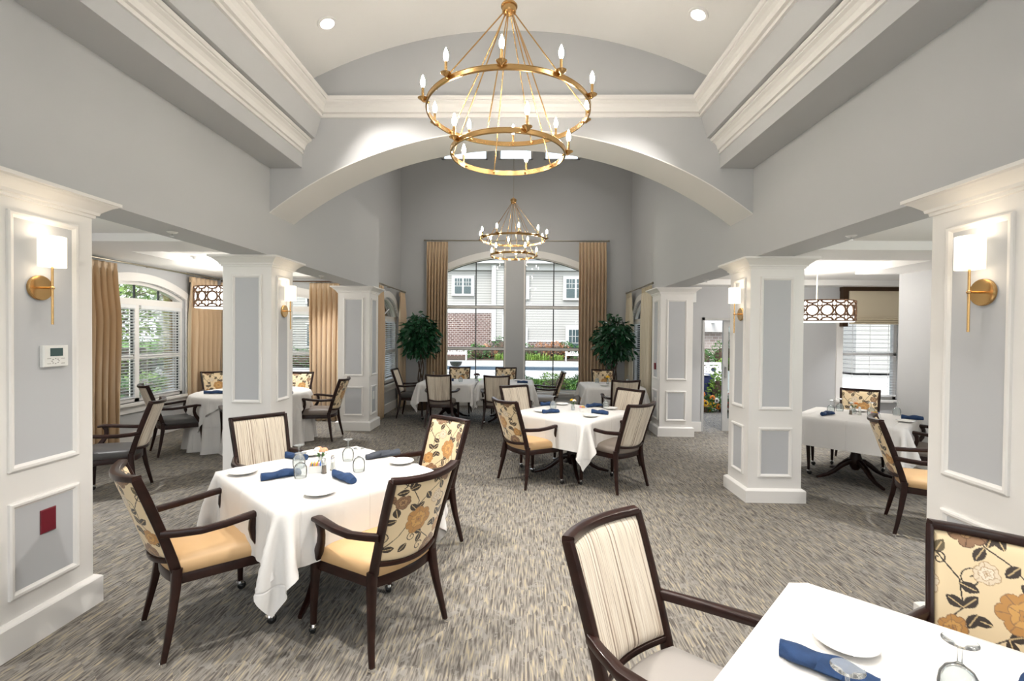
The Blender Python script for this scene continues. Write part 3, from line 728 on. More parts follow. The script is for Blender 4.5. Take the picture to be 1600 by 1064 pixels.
def seat_ring(sc, z, dz=0):
    # plan outline of the seat: bowed front, dished back
    out = []
    def P(x, y): out.append((x * sc, (y - 0.0) * sc, z))
    n = 8
    for k in range(n + 1): x = .265 - .53 * k / n; P(x, .235 + .035 * (1 - (x / .265) ** 2) - (.012 if k in (0, n) else 0))
    for k in range(1, 4): t = k / 4; P(-.265 + .055 * t, .22 - .43 * t)
    for k in range(n + 1): x = -.21 + .42 * k / n; P(x, -.215 - .04 * (1 - (x / .21) ** 2))
    for k in range(1, 4): t = 1 - k / 4; P(.265 - .055 * t, .22 - .43 * t)
    return out[::-1]
def chair_meshes():
    D = {}
    D['seat'] = MB().loft([seat_ring(.93, .415), seat_ring(.985, .430), seat_ring(1.0, .455), seat_ring(.975, .480), seat_ring(.90, .497), seat_ring(.72, .509), seat_ring(.45, .515), seat_ring(.15, .517)])
    D['seat_frame'] = MB().loft([seat_ring(.95, .368), seat_ring(.985, .372), seat_ring(.99, .418), seat_ring(.975, .424), seat_ring(.9, .424)])
    def post(path, prof, sc): return MB().sweep(path, prof, up=(0, 1, 0), scales=sc)
    sq = rrect(.042, .042, .25)
    for s, n in ((-1, 'L'), (1, 'R')):
        D['rear' + n] = post([(s * .262, -.285, .012), (s * .250, -.262, .12), (s * .230, -.238, .25), (s * .218, -.222, .36), (s * .209, -.215, .46)], sq, [.62, .74, .9, 1.05, 1.15])
        D['glide' + n] = MB().sweep([(s * .263, -.2855, 0), (s * .262, -.285, .022)], rrect(.030, .030, .3), up=(0, 1, 0))
        D['front' + n] = post([(s * .268, .226, .062), (s * .266, .224, .20), (s * .262, .218, .34), (s * .262, .215, .43)], sq, [.68, .85, 1.05, 1.1])
        cm = MB().ball((s * .268, .235, .027), .027, 12, 8, (.62, 1, 1)).ball((s * .268, .235, .027), .020, 12, 8, (1.1, .9, .9))
        D['caster' + n] = cm
        D['cstem' + n] = MB().tube([(s * .268, .226, .045), (s * .268, .226, .068)], .011, 10).box(s * .268 - .021, s * .268 + .021, .205, .245, .044, .050)
        # arm: leaves the back post, bows outward and dips to a scrolled end, support sweeps back down to the leg
        arm = [(s * .215, -.285, .660), (s * .242, -.22, .656), (s * .277, -.12, .654), (s * .290, -.01, .662), (s * .292, .08, .673), (s * .288, .15, .678), (s * .284, .195, .672)]
        D['arm' + n] = MB().sweep(arm, rrect(.046, .036, .3), up=(0, 0, 1), scales=[(.75, 1.05), (.8, 1.05), (.95, 1), (1.05, .95), (1.15, .95), (1.2, .9), (1.15, .6)])
        sup = [(s * .288, .140, .668), (s * .288, .125, .635), (s * .285, .122, .595), (s * .280, .135, .545), (s * .272, .168, .490), (s * .264, .200, .440), (s * .262, .214, .40)]
        D['support' + n] = MB().sweep(sup, rrect(.038, .042, .25), up=(0, 1, 0), scales=[1, .9, .88, .95, 1.08, 1.2, 1.15])
    # back frame: two posts, dished top rail and lower rail
    fr = MB()
    for s in (-1, 1):
        pts = [(s * (halfw(z) + .006), back_y(z), z) for z in np.linspace(.45, HB, 9)]
        fr.sweep(pts, rrect(.026, .046, .22), up=(0, 1, 0), scales=[(1.25, 1.05), (1.1, 1.05)] + [1.0] * 6 + [.95])
    for z, h in ((HB - .008, .030), (Z0 - .012, .024)):
        pts = []
        for k in range(13):
            s = -1 + 2 * k / 12; w = halfw(z) + .008; x = s * w; dz = (-.018 * (1 - s * s)) if z < .7 else .010 * s * s
            pts.append((x, back_y(z) + bow(x, w), z + dz))
        fr.sweep(pts, rrect(.046 if z > .7 else .034, h, .2), up=(0, 0, 1))
    D['back_frame'] = fr
    return {k: v.mesh(k, M['wood'], 35) for k, v in D.items()}
CM = chair_meshes()
for k in ('gl',):
    pass
PANEL = {'floral': panel_mesh('floral'), 'striped': panel_mesh('striped')}
def remat(me, m):
    me = me.copy(); me.materials.clear(); me.materials.append(m); return me
SEATM = {n: remat(CM['seat'], M[n]) for n in ('tan', 'taupe', 'greyvinyl', 'dark_vinyl')}
GL = {k: remat(CM[k], M['chrome']) for k in ('glideL', 'glideR', 'cstemL', 'cstemR')}
CS = {k: remat(CM[k], M['black']) for k in ('casterL', 'casterR')}
CHAIR_N = {}
def make_chair(kind, seat, label, loc, rz, group):
    t = thing('dining_armchair', label, 'chair', loc, rz, group)
    link('seat', SEATM[seat], t); link('seat_frame', CM['seat_frame'], t)
    b = link('backrest', PANEL[kind], t); link('back_frame', CM['back_frame'], t)
    for s in 'LR':
        g = link('leg', CM['rear' + s], t); link('glide', GL['glide' + s], g)
        g = link('leg', CM['front' + s], t); link('caster', CS['caster' + s], g); link('caster_fork', GL['cstem' + s], g)
        a = link('armrest', CM['arm' + s], t); link('arm_support', CM['support' + s], a)
    return t
def chair(kind, seat, rear, face, label, group):
    fx, fy = face; n = math.hypot(fx, fy); fx /= n; fy /= n
    loc = (rear[0] + fx * .275, rear[1] + fy * .275, 0); rz = math.atan2(-fx, fy); key = kind + seat
    if key not in CHAIR_N: CHAIR_N[key] = make_chair(kind, seat, label, loc, rz, group); return CHAIR_N[key]
    return dup(CHAIR_N[key], loc, rz, label, group)

GN, GC, GF, GR, GS, GW, GQ = ('armchairs around the near left table', 'armchairs around the centre table', 'armchairs at the joined tables by the big window', 'armchairs at the small table by the right ficus',
      'armchairs in the right aisle', 'armchairs at the round table in the left aisle', 'armchairs at the table in the bottom right corner')
chair('floral', 'tan', (-1.99, 2.53), (.67, .73), 'floral armchair with tan seat at the near left table, closest to the thermostat column', GN)
chair('floral', 'tan', (-.60, 2.57), (-.82, .57), 'floral armchair seen from behind in the foreground, right of the near left table', GN)
chair('floral', 'tan', (-.69, 3.98), (-.60, -.76), 'floral armchair on the far right side of the near left table, facing it', GN)
chair('striped', 'taupe', (-2.20, 4.00), (.755, -.656), 'cream striped armchair in front of the second left column, by the near left table', GN)
chair('floral', 'tan', (-.11, 5.32), (.80, .60), 'floral armchair with tan seat at the left front of the centre table', GC)
chair('striped', 'taupe', (1.2, 5.17), (-.64, .77), 'striped armchair seen from behind at the right front of the centre table', GC)
chair('striped', 'taupe', (-.06, 6.62), (.55, -.84), 'striped armchair at the far left of the centre table, turned to the camera', GC)
chair('striped', 'taupe', (1.36, 6.35), (-.80, -.60), 'striped armchair at the far right of the centre table, turned to the camera', GC)
chair('striped', 'taupe', (-1.48, 8.45), (.02, 1), 'brown striped armchair seen from behind at the left of the window tables', GF)
chair('striped', 'taupe', (-.45, 8.40), (.0, 1), 'brown striped armchair seen from behind just above the floral centre table chair', GF)
chair('floral', 'taupe', (-1.36, 10.22), (0, -1), 'floral armchair on the window side of the joined tables, under the left bench', GF)
chair('floral', 'taupe', (-.36, 10.22), (0, -1), 'floral armchair behind the joined tables, in front of the grey window pier', GF)
chair('striped', 'dark_vinyl', (-2.47, 9.55), (1, .02), 'armchair with a pale back and charcoal seat at the left end of the window tables', GF)
chair('floral', 'greyvinyl', (.66, 9.22), (-1, .05), 'side-on floral armchair with grey seat at the right end of the window tables', GF)
chair('striped', 'taupe', (1.66, 7.80), (0, 1), 'grey-brown striped armchair seen from behind at the small table by the right ficus', GR)
chair('floral', 'taupe', (1.67, 9.90), (0, -1), 'floral armchair behind the small table, below the right gold curtain', GR)
chair('floral', 'taupe', (4.64, 6.66), (-.6, -.8), 'floral armchair facing the camera behind the right aisle table', GS)
chair('floral', 'tan', (3.33, 4.35), (.86, -.50), 'floral armchair turned side-on in front of the right aisle table', GS)
chair('floral', 'taupe', (3.29, 6.46), (.8, -.57), 'armchair mostly hidden behind the middle right column, its front casters showing', GS)
chair('striped', 'taupe', (4.72, 5.12), (-.7, .7), 'dark armchair whose arm shows between the right aisle table and the right edge column', GS)
chair('striped', 'dark_vinyl', (-5.0, 6.36), (.68, .73), 'striped armchair with charcoal seat facing the round table, in front of the left aisle window', GW)
chair('floral', 'taupe', (-2.94, 7.50), (-1, -.06), 'floral armchair with brown seat in front of the long gold curtain, facing left', GW)
chair('floral', 'taupe', (-5.5, 8.45), (.75, -.66), 'floral armchair behind the round table in the left aisle corner', GW)
chair('floral', 'taupe', (-4.02, 8.45), (0, -1), 'floral armchair behind the round table, right of the sconce column', GW)
chair('striped', 'dark_vinyl', (-3.62, 6.22), (-.6, .8), 'armchair almost hidden behind the second left column, one arm and leg showing', GW)
chair('striped', 'dark_vinyl', (-3.98, 4.92), (-.90, -.43), 'striped armchair with charcoal seat right of the thermostat column, facing left', 'armchairs at the table behind the thermostat column')
chair('striped', 'greyvinyl', (.40, 1.77), (.70, -.71), 'striped armchair with grey seat in the foreground beside the bottom right table', GQ)
chair('floral', 'taupe', (1.70, 1.68), (-.68, -.73), 'floral armchair at the right edge in front of the right white column', GQ)

# ------------------------------------------------------------------ tables and cloths
def drape(inside, half, top, n=66, steps=150, iters=10, seed=1, off=(0, 0), floor=None):
    # small position-based cloth solver: a square sheet settles over the table top
    rs = np.random.RandomState(seed)
    u = np.linspace(-half, half, n); X, Y = np.meshgrid(u + off[0], u + off[1], indexing='ij')
    p = np.stack([X, Y, np.full_like(X, top + .004)], -1); p[..., 2] += rs.rand(n, n) * .002
    dx = u[1] - u[0]; pin = inside(p[..., 0], p[..., 1], -.02)
    p0 = p.copy(); old = p.copy()
    w = np.where(pin, 0.0, 1.0)[..., None]
    cons = []
    def reg(ax, st, k):
        a = [slice(None), slice(None)]
        for ph in (0, 1):
            N_ = n - st
            idx = np.arange(N_); idx = idx[(idx // st) % 2 == ph]
            cons.append((ax, idx, st, k))
    reg(0, 1, 1.0); reg(1, 1, 1.0); reg(0, 2, .12); reg(1, 2, .12)
    def solve(A, B, L, k, wa, wb):
        d = B - A; l = np.sqrt((d * d).sum(-1, keepdims=True)) + 1e-9; W_ = wa + wb + 1e-9
        c = d * ((l - L) / l * k / W_); return A + c * wa, B - c * wb
    noise = (rs.rand(n, n, 1) - .5)
    for st in range(steps):
        v = (p - old) * .97; old = p.copy(); p = p + v * w; p[..., 2] -= .0011 * w[..., 0]
        if st < 60: p[..., :2] += (rs.rand(n, n, 2) - .5) * .0006 * w
        for it in range(iters):
            for ax, idx, s_, k in cons:
                if ax == 0:
                    A, B = solve(p[idx], p[idx + s_], dx * s_, k, w[idx], w[idx + s_]); p[idx] = A; p[idx + s_] = B
                else:
                    A, B = solve(p[:, idx], p[:, idx + s_], dx * s_, k, w[:, idx], w[:, idx + s_]); p[:, idx] = A; p[:, idx + s_] = B
            # shear
            for sx in (0, 1):
                A = p[sx:-1:2, :-1]; B = p[sx + 1::2, 1:]; m_ = min(len(A), len(B))
                a2, b2 = solve(A[:m_], B[:m_], dx * 1.4142, .15, w[sx:-1:2, :-1][:m_], w[sx + 1::2, 1:][:m_]); p[sx:-1:2, :-1][:m_] = a2; p[sx + 1::2, 1:][:m_] = b2
                A = p[sx:-1:2, 1:]; B = p[sx + 1::2, :-1]
                a2, b2 = solve(A[:m_], B[:m_], dx * 1.4142, .15, w[sx:-1:2, 1:][:m_], w[sx + 1::2, :-1][:m_]); p[sx:-1:2, 1:][:m_] = a2; p[sx + 1::2, :-1][:m_] = b2
            # table collision
            ins = inside(p[..., 0], p[..., 1], .006)
            hi = ins & (p[..., 2] < top + .003) & (p[..., 2] > top - .03)
            p[..., 2] = np.where(hi, top + .003, p[..., 2])
            low = ins & (p[..., 2] <= top - .03)
            if low.any():
                c = p[low][:, :2]; q = push(inside, c); pp = p[low]; pp[:, :2] = q; p[low] = pp
        p = np.where(pin[..., None], p0, p)
    return p
def push(inside, c):
    r = np.hypot(c[:, 0], c[:, 1])[:, None] + 1e-6; out = c.copy()
    for k in range(6):
        m = inside(out[:, 0], out[:, 1], .006); out[m] += (c / r)[m] * .006
    return out
HT = .53
def sq_in(x, y, m):
    r = .06; h = HT + m; qx = np.abs(x) - (h - r); qy = np.abs(y) - (h - r)
    return (np.hypot(np.maximum(qx, 0), np.maximum(qy, 0)) + np.minimum(np.maximum(qx, qy), 0)) < r
TOP = .755
def cloth_mesh(name, P):
    me = MB().grid(P).mesh(name, M['cloth'], 80)
    return me
CL = [cloth_mesh('tablecloth', drape(sq_in, .82, TOP, seed=3, off=(.03, -.03))), cloth_mesh('tablecloth', drape(sq_in, .83, TOP, seed=9, off=(-.01, -.02)))]
def rd_in(x, y, m): return np.hypot(x, y) < .825 + m
RC = cloth_mesh('tablecloth', drape(rd_in, .90, TOP + .008, n=60, steps=110, seed=5))

def table_proto():
    D = {}
    pts = []
    def outline(h, z): 
        o = []
        for sx, sy, a0 in ((1, 1, 0), (-1, 1, 90), (-1, -1, 180), (1, -1, 270)):
            for k in range(4):
                a = math.radians(a0 + 30 * k); o.append((sx * (h - .06) + .06 * math.cos(a), sy * (h - .06) + .06 * math.sin(a), z))
        return o
    D['tabletop'] = MB().loft([outline(HT - .05, .705), outline(HT - .022, .715), outline(HT - .022, .738), outline(HT - .03, .744)])
    D['pedestal'] = MB().lathe([(.10, .712), (.10, .69), (.045, .675), (.040, .60), (.055, .52), (.060, .42), (.045, .34), (.052, .30), (.065, .26), (.060, .16), (.035, .12), (.01, .11)], 20)
    for k in range(4):
        a = PI / 4 + PI / 2 * k; c, s = math.cos(a), math.sin(a)
        path = [(c * r, s * r, z) for r, z in ((.03, .22), (.09, .215), (.17, .17), (.25, .105), (.33, .06), (.41, .040), (.455, .028))]
        D['leg%d' % k] = MB().sweep(path, rrect(.05, .055, .3), scales=[1.2, 1.15, 1, .85, .72, .62, .5])
    return {k: v.mesh(k, M['wood'], 35) for k, v in D.items()}
TM = table_proto(); TP = [None]
TABLES = {}
def table(key, loc, rz, label, clabel, variant=0, ccorner=0):
    if TP[0] is None:
        t = thing('pedestal_table', label, 'table', (*loc, 0), rz, 'square pedestal tables')
        link('tabletop', TM['tabletop'], t); link('pedestal', TM['pedestal'], t)
        for k in range(4): link('leg', TM['leg%d' % k], t)
        TP[0] = t
    else: t = dup(TP[0], (*loc, 0), rz, label)
    c = link('tablecloth', CL[variant]); c.location = (*loc, 0); c.rotation_euler = (0, 0, rz + ccorner)
    tag(c, clabel, 'tablecloth', 'square white tablecloths')
    TABLES[key] = (loc, rz)
R_ = math.radians
table('near', (-1.325, 3.20), R_(-41), 'dark wooden pedestal table under the near left cloth', 'white tablecloth with a long pointed corner, on the near left table', 0, 0)
table('centre', (.61, 5.83), R_(-40), 'dark pedestal table with splayed feet under the centre cloth', 'white tablecloth on the centre table between floral and striped armchairs', 1)
table('far_l', (-1.44, 9.34), 0, 'dark pedestal table under the left half of the joined window tables', 'white tablecloth over the left one of the joined window tables', 1)
table('far_r', (-.32, 9.34), 0, 'dark pedestal table under the right half of the joined window tables', 'white tablecloth over the right one of the joined window tables', 0, PI / 2)
table('ficus', (1.66, 9.0), 0, 'dark pedestal table by the right ficus', 'white tablecloth on the small table by the right ficus', 0)
table('aisle', (3.98, 5.76), R_(-45), 'dark pedestal table with splayed feet in the right aisle', 'white tablecloth on the right aisle table below the drum pendant', 1)
table('side', (-5.12, 4.38), R_(-17 + 45), 'dark pedestal table behind the thermostat column', 'white tablecloth whose corner peeks out right of the thermostat column', 0)
table('front', (1.09, 1.12), R_(-43), 'dark pedestal table under the bottom right cloth', 'white tablecloth filling the bottom right corner', 1)
# round table with floor-length skirt
rt = thing('round_table', 'large round table under a floor-length white skirt in the left aisle', 'table', (-4.18, 7.30, 0))
obj('tabletop', MB().lathe([(.76, .705), (.79, .712), (.79, .735), (.78, .742), (.001, .743)], 48), M['wood'], rt)
obj('pedestal', MB().lathe([(.10, .72), (.05, .68), (.06, .3), (.09, .12), (.30, .05), (.32, 0.0)], 20), M['wood'], rt)
g = []
for i in range(181):
    a = 2 * PI * i / 180; row = []
    for j in range(14):
        t = j / 13; z = .752 - t * .745
        r = .818 + (.012 + .05 * t) * math.sin(a * 17 + .8 * math.sin(a * 3)) * min(1, t * 3) + .05 * t
        row.append((r * math.cos(a), r * math.sin(a), z))
    g.append(row)
sk = obj('table_skirt', MB().grid(g), M['cloth'], None, 80); sk.location = (-4.18, 7.30, 0)
tag(sk, 'floor-length gathered white skirt around the round left aisle table', 'tablecloth')
tc_ = link('tablecloth', RC); tc_.location = (-4.18, 7.30, 0); tc_.rotation_euler = (0, 0, R_(20))
tag(tc_, 'white square topper cloth over the skirted round table', 'tablecloth')
# ------------------------------------------------------------------ tableware
ZT = TOP + .006
plate_me = MB().lathe([(.001, .006), (.052, .006), (.060, .009), (.078, .014), (.088, .019), (.090, .021), (.088, .0225), (.076, .018), (.058, .013), (.050, .010), (.001, .010)][::1], 40).mesh('bread_plate', M['china'], 50)
PL = 'bread plates'; 
def plate(x, y, label, group=PL, z=ZT, sc=1.0):
    o = link('bread_plate', plate_me); o.location = (x, y, z); o.scale = (sc, sc, sc); return tag(o, label, 'plate', group)
# upside-down goblet: bowl rim on the cloth, foot in the air
gob = [(.036, 0.0), (.040, .022), (.0415, .045), (.038, .068), (.028, .086), (.012, .097), (.0055, .104), (.0045, .118), (.0050, .138), (.012, .149), (.033, .1535), (.036, .155), (.036, .1565), (.001, .1575)]
gin = [(.001, .0925), (.011, .0925), (.0265, .083), (.0363, .066), (.0395, .045), (.0382, .022), (.0345, .0005)]
def goblet_mesh():
    return MB().lathe(gin[::1] + gob, 28).mesh('goblet', M['glass'], 60)
gob_me = goblet_mesh()
def goblet(x, y, label, group='upturned goblets', z=ZT, sc=1.0):
    o = link('goblet', gob_me); o.location = (x, y, z); o.scale = (sc,) * 3; return tag(o, label, 'goblet', group)
def napkin_mesh(seed, m):
    rs = np.random.RandomState(seed); mb = MB(); L = .19; rings = []; n = 26
    for k in range(n):
        t = k / (n - 1); x = -L / 2 + L * t
        w = .030 * (1 + .10 * math.sin(t * 7 + seed)) * (1 if .04 < t < .96 else .86); h = .022 * (1 + .12 * math.sin(t * 9 + 2 * seed))
        if t < .22: w *= .45 + 2.5 * t
        ring = []
        for j in range(18):
            a = 2 * PI * j / 18; rr = 1 + .06 * math.cos(3 * (a + t * 5)) + (.10 if (j in (3, 4)) else 0)
            ring.append((x, w * rr * math.cos(a) + .008 * math.sin(t * 4), h * .95 + h * rr * math.sin(a)))
        rings.append(ring)
    mb.loft(rings)
    fl = [[(-.02 + .05 * i / 6 + .03 * j / 6, (-.031 + .062 * j / 6), .022 + .026 * math.sin(PI * j / 6) ** .6) for j in range(7)] for i in range(7)]
    mb.grid(fl); return mb.mesh('napkin_roll', m, 60)
NM = [napkin_mesh(1, M['navy']), napkin_mesh(4, M['navy']), napkin_mesh(2, M['slate'])]
def napkin(a, b, label, v=0, group='rolled napkins', z=ZT):
    o = link('napkin_roll', NM[v]); dx, dy = b[0] - a[0], b[1] - a[1]; L = math.hypot(dx, dy)
    o.location = ((a[0] + b[0]) / 2, (a[1] + b[1]) / 2, z); o.rotation_euler = (0, 0, math.atan2(dy, dx)); k = L / .19; o.scale = (k, min(1.2, max(.9, k)), 1.0)
    return tag(o, label, 'napkin', group)
def shaker(x, y, label, fill, z=ZT):
    t = thing('shaker', label, 'shaker', (x, y, z), 0, 'salt and pepper shakers')
    obj('body', MB().lathe([(.001, 0), (.017, 0), (.018, .004), (.015, .03), (.012, .075), (.012, .078), (.001, .079)], 16), M['glass'], t, 50)
    obj('contents', MB().lathe([(.001, .003), (.0135, .003), (.0125, .03), (.0105, .052), (.001, .053)], 16), M[fill], t, 50)
    obj('cap', MB().lathe([(.0125, .076), (.0135, .08), (.0135, .092), (.009, .099), (.001, .101)], 16), M['chrome'], t, 50)
def caddy(x, y, label, rz=0, z=ZT):
    t = thing('sugar_caddy', label, 'sugar caddy', (x, y, z), rz, 'sugar caddies')
    mb = MB(); mb.box(-.040, .040, -.028, .028, 0, .004)
    for a in (-1, 1): mb.box(-.040, .040, a * .028 - .0015, a * .028 + .0015, 0, .045); mb.box(a * .040 - .0015, a * .040 + .0015, -.028, .028, 0, .045)
    obj('holder', mb, M['plastic'], t, 0)
    cols = ['pink', 'yellowp', 'bluep', 'yellowp', 'pink', 'yellowp', 'yellowp', 'pink', 'whitepetal', 'bluep']
    for k, c in enumerate(cols):
        x0 = -.034 + .0068 * k; b = MB().box(x0, x0 + .004, -.024, .024, .006, .062 + .006 * math.sin(k * 2.3))
        obj('sugar_packet', b, M[c], t, 0)
def vase(x, y, label, petal, z=ZT, h=.075, big=.024, n=3, leafy=True, rz=0):
    t = thing('bud_vase', label, 'vase', (x, y, z), rz, 'bud vases')
    obj('glass_body', MB().lathe([(.001, 0), (.022, 0), (.025, .008), (.024, .03), (.015, .055), (.018, h), (.0165, h), (.0135, .055), (.0222, .03), (.0225, .010), (.001, .005)], 20), M['glass'], t, 60)
    rs = random.Random(int(abs(x * 1000)))
    for k in range(n):
        a = 2 * PI * k / n + rs.random(); r = .016 if n > 1 else 0; c = (r * math.cos(a) * 1.6, r * math.sin(a) * 1.6, h + .035 + .012 * rs.random())
        s = obj('stem', MB().tube([(0, 0, .01), (c[0] * .5, c[1] * .5, h * .8), c], .0014, 6), M['bush'], t, 60)
        mb = MB()
        for q in range(14):
            b = q * 2.4; rr = big * (.35 + .6 * (q / 14)); zz = c[2] + big * .55 * (1 - q / 14)
            mb.ball((c[0] + rr * .7 * math.cos(b), c[1] + rr * .7 * math.sin(b), zz), big * .42, 7, 5, (1, 1, .65))
        obj('blossom', mb, M[petal if isinstance(petal, str) else petal[k % len(petal)]], s, 60)
    if leafy:
        mb = MB()
        for q in range(6):
            a = q * 1.05 + .4; p = [(.012 * math.cos(a), .012 * math.sin(a), h - .005), (.035 * math.cos(a), .035 * math.sin(a), h + .018), (.05 * math.cos(a), .05 * math.sin(a), h + .010)]
            mb.sweep(p, [(.008, 0), (0, .0008), (-.008, 0), (0, -.0008)], scales=[.4, 1, .1])
        obj('foliage', mb, M['bush'], t, 60)
    return t
# near left table
plate(-1.841, 3.10, 'bread plate at the left corner of the near left table'); plate(-1.169, 2.728, 'bread plate nearest the camera on the near left table, in front of the blue napkins')
plate(-.868, 3.405, 'bread plate at the right end of the near left table'); plate(-1.60, 3.60, 'bread plate behind the goblets on the near left table')
napkin((-1.64, 2.95), (-1.47, 3.11), 'navy rolled napkin on the near left table, between two plates'); napkin((-1.225, 3.06), (-1.04, 2.93), 'short navy rolled napkin right of the shakers on the near left table', 1)
napkin((-1.15, 3.48), (-.955, 3.655), 'slate grey rolled napkin at the right rear of the near left table', 2); napkin((-1.76, 3.50), (-1.58, 3.46), 'navy rolled napkin behind the left goblet on the near left table', 1)
goblet(-1.545, 3.26, 'upturned goblet at the left rear of the near left table'); goblet(-1.275, 3.46, 'upturned goblet farthest back on the near left table'); goblet(-1.105, 3.20, 'upturned goblet beside the slate napkin on the near left table')
goblet(-1.43, 3.04, 'upturned goblet in front of the sugar caddy on the near left table')
shaker(-1.316, 3.135, 'pepper shaker in front of the pair on the near left table', 'pepper'); shaker(-1.290, 3.215, 'salt shaker behind the pepper on the near left table', 'salt')
caddy(-1.385, 3.165, 'sugar caddy with pink and yellow packets on the near left table', .3)
vase(-1.40, 3.28, 'bud vase with peach blossoms on the near left table', ['peach', 'peach', 'whitepetal'], n=4)
# centre table
plate(.224, 5.77, 'bread plate at the left corner of the centre table'); plate(.78, 5.46, 'bread plate nearest the camera on the centre table'); plate(1.116, 6.03, 'bread plate at the right corner of the centre table'); plate(.525, 6.36, 'bread plate at the rear of the centre table')
napkin((.24, 5.64), (.43, 5.74), 'navy rolled napkin at the left of the centre table, in front of the goblet'); napkin((.83, 5.72), (1.01, 5.62), 'navy rolled napkin in front of the right goblet on the centre table', 1)
napkin((.83, 6.14), (1.02, 6.28), 'navy rolled napkin behind the front one on the right of the centre table'); napkin((.24, 6.25), (.42, 6.32), 'navy rolled napkin behind the left goblet on the centre table', 1)
goblet(.391, 6.05, 'upturned goblet on the left of the centre table'); goblet(1.069, 6.12, 'upturned goblet on the right of the centre table')
vase(.631, 5.93, 'bud vase with a yellow flower on the centre table', ['yellow', 'yellow', 'whitepetal'], n=3); caddy(.74, 5.84, 'sugar caddy beside the vase on the centre table', .4)
# bottom right table
plate(.991, 1.465, 'bread plate on the bottom right table, nearest corner of the cloth', sc=.97)
napkin((.765, 1.41), (.945, 1.26), 'blue rolled napkin half under a goblet on the bottom right table')
goblet(1.125, 1.235, 'upturned goblet on the bottom right table in front of the floral chair', sc=1.05); goblet(.775, 1.135, 'upturned goblet cut by the bottom edge, over the blue napkin', sc=1.0)
fn = thing('folded_napkin', 'standing blue folded napkin at the right frame edge on the bottom right table', 'napkin', (1.335, 1.235, ZT), R_(-20))
mb = MB(); rings = []
for k in range(9):
    t = k / 8; r = .055 * (1 - .35 * t); z = .085 * t
    rings.append([(r * (1 + .18 * math.sin(2 * a + t * 2)) * math.cos(a), r * .7 * math.sin(a), z + .02 * t * math.cos(a)) for a in [2 * PI * j / 20 for j in range(20)]])
mb.loft(rings); obj('fold', mb, M['navy'], fn, 50)
mb = MB().grid([[(-.10 + .06 * i / 5, -.035 + .05 * j / 5 * (1 - i / 5 * .2), .006 + .035 * (i / 5) * math.sin(PI * j / 5)) for j in range(6)] for i in range(6)]); obj('corner_fold', mb, M['navy'], fn, 50)
# joined window tables, ficus table, aisle tables, round table
for x, y, l in ((-1.80, 9.60, 'upturned goblet at the left rear of the joined window tables'), (-1.50, 9.62, 'upturned goblet second from the left on the joined window tables'), (-1.20, 9.2, 'upturned goblet near the left window table vase'), (-.55, 9.55, 'upturned goblet before the pier on the joined window tables'), (-.38, 9.15, 'upturned goblet nearer the camera on the right window table')):
    goblet(x, y, l)
napkin((-1.55, 9.35), (-1.37, 9.42), 'navy rolled napkin on the left window table'); napkin((-.10, 9.15), (.10, 9.12), 'dark rolled napkin at the right end of the window tables', 1)
vase(-.88 - .02, 9.35, 'vase of dark dried flowers between the joined window tables', 'darkflower', n=7, big=.04, h=.085); shaker(-.72, 9.25, 'small dark shaker beside the dried flower vase', 'pepper')
plate(-.10, 9.55, 'bread plate at the rear right of the window tables')
vase(1.62, 9.1, 'bud vase with a yellow flower on the small table by the right ficus', 'yellow', n=1, big=.045, h=.09); goblet(2.03, 9.2, 'upturned goblet at the right of the small table by the right ficus'); goblet(1.45, 9.30, 'upturned goblet behind the vase on the small table by the right ficus')
plate(1.50, 8.75, 'bread plate at the front of the small table by the right ficus'); napkin((1.68, 8.9), (1.85, 8.95), 'blue rolled napkin beside the yellow flower on the small table')
for x, y, l in ((3.82, 5.98, 'upturned goblet at the left of the right aisle table'), (4.02, 6.12, 'upturned goblet behind the shakers on the right aisle table'), (4.18, 5.80, 'upturned goblet in the middle of the right aisle table'), (4.52, 5.85, 'upturned goblet at the right of the right aisle table')): goblet(x, y, l)
napkin((3.55, 5.72), (3.75, 5.86), 'dark rolled napkin at the left of the right aisle table'); napkin((4.38, 5.60), (4.56, 5.52), 'dark rolled napkin at the right of the right aisle table', 1); plate(4.25, 5.37, 'bread plate at the right front of the right aisle table'); plate(4.25, 6.1, 'bread plate at the rear of the right aisle table')
shaker(3.98, 5.86, 'pepper shaker on the right aisle table', 'pepper'); shaker(4.06, 5.82, 'salt shaker on the right aisle table', 'salt'); caddy(4.12, 5.65, 'sugar caddy on the right aisle table'); vase(4.08, 5.95, 'bud vase with peach flowers on the right aisle table', ['peach', 'whitepetal', 'orange'], n=3)
napkin((-4.72, 6.95), (-4.45, 7.02), 'dark rolled napkin at the left of the round table', 0, z=ZT + .012); napkin((-3.66, 7.02), (-3.44, 7.06), 'dark rolled napkin at the right of the round table, beside the sconce column', 1, z=ZT + .012)

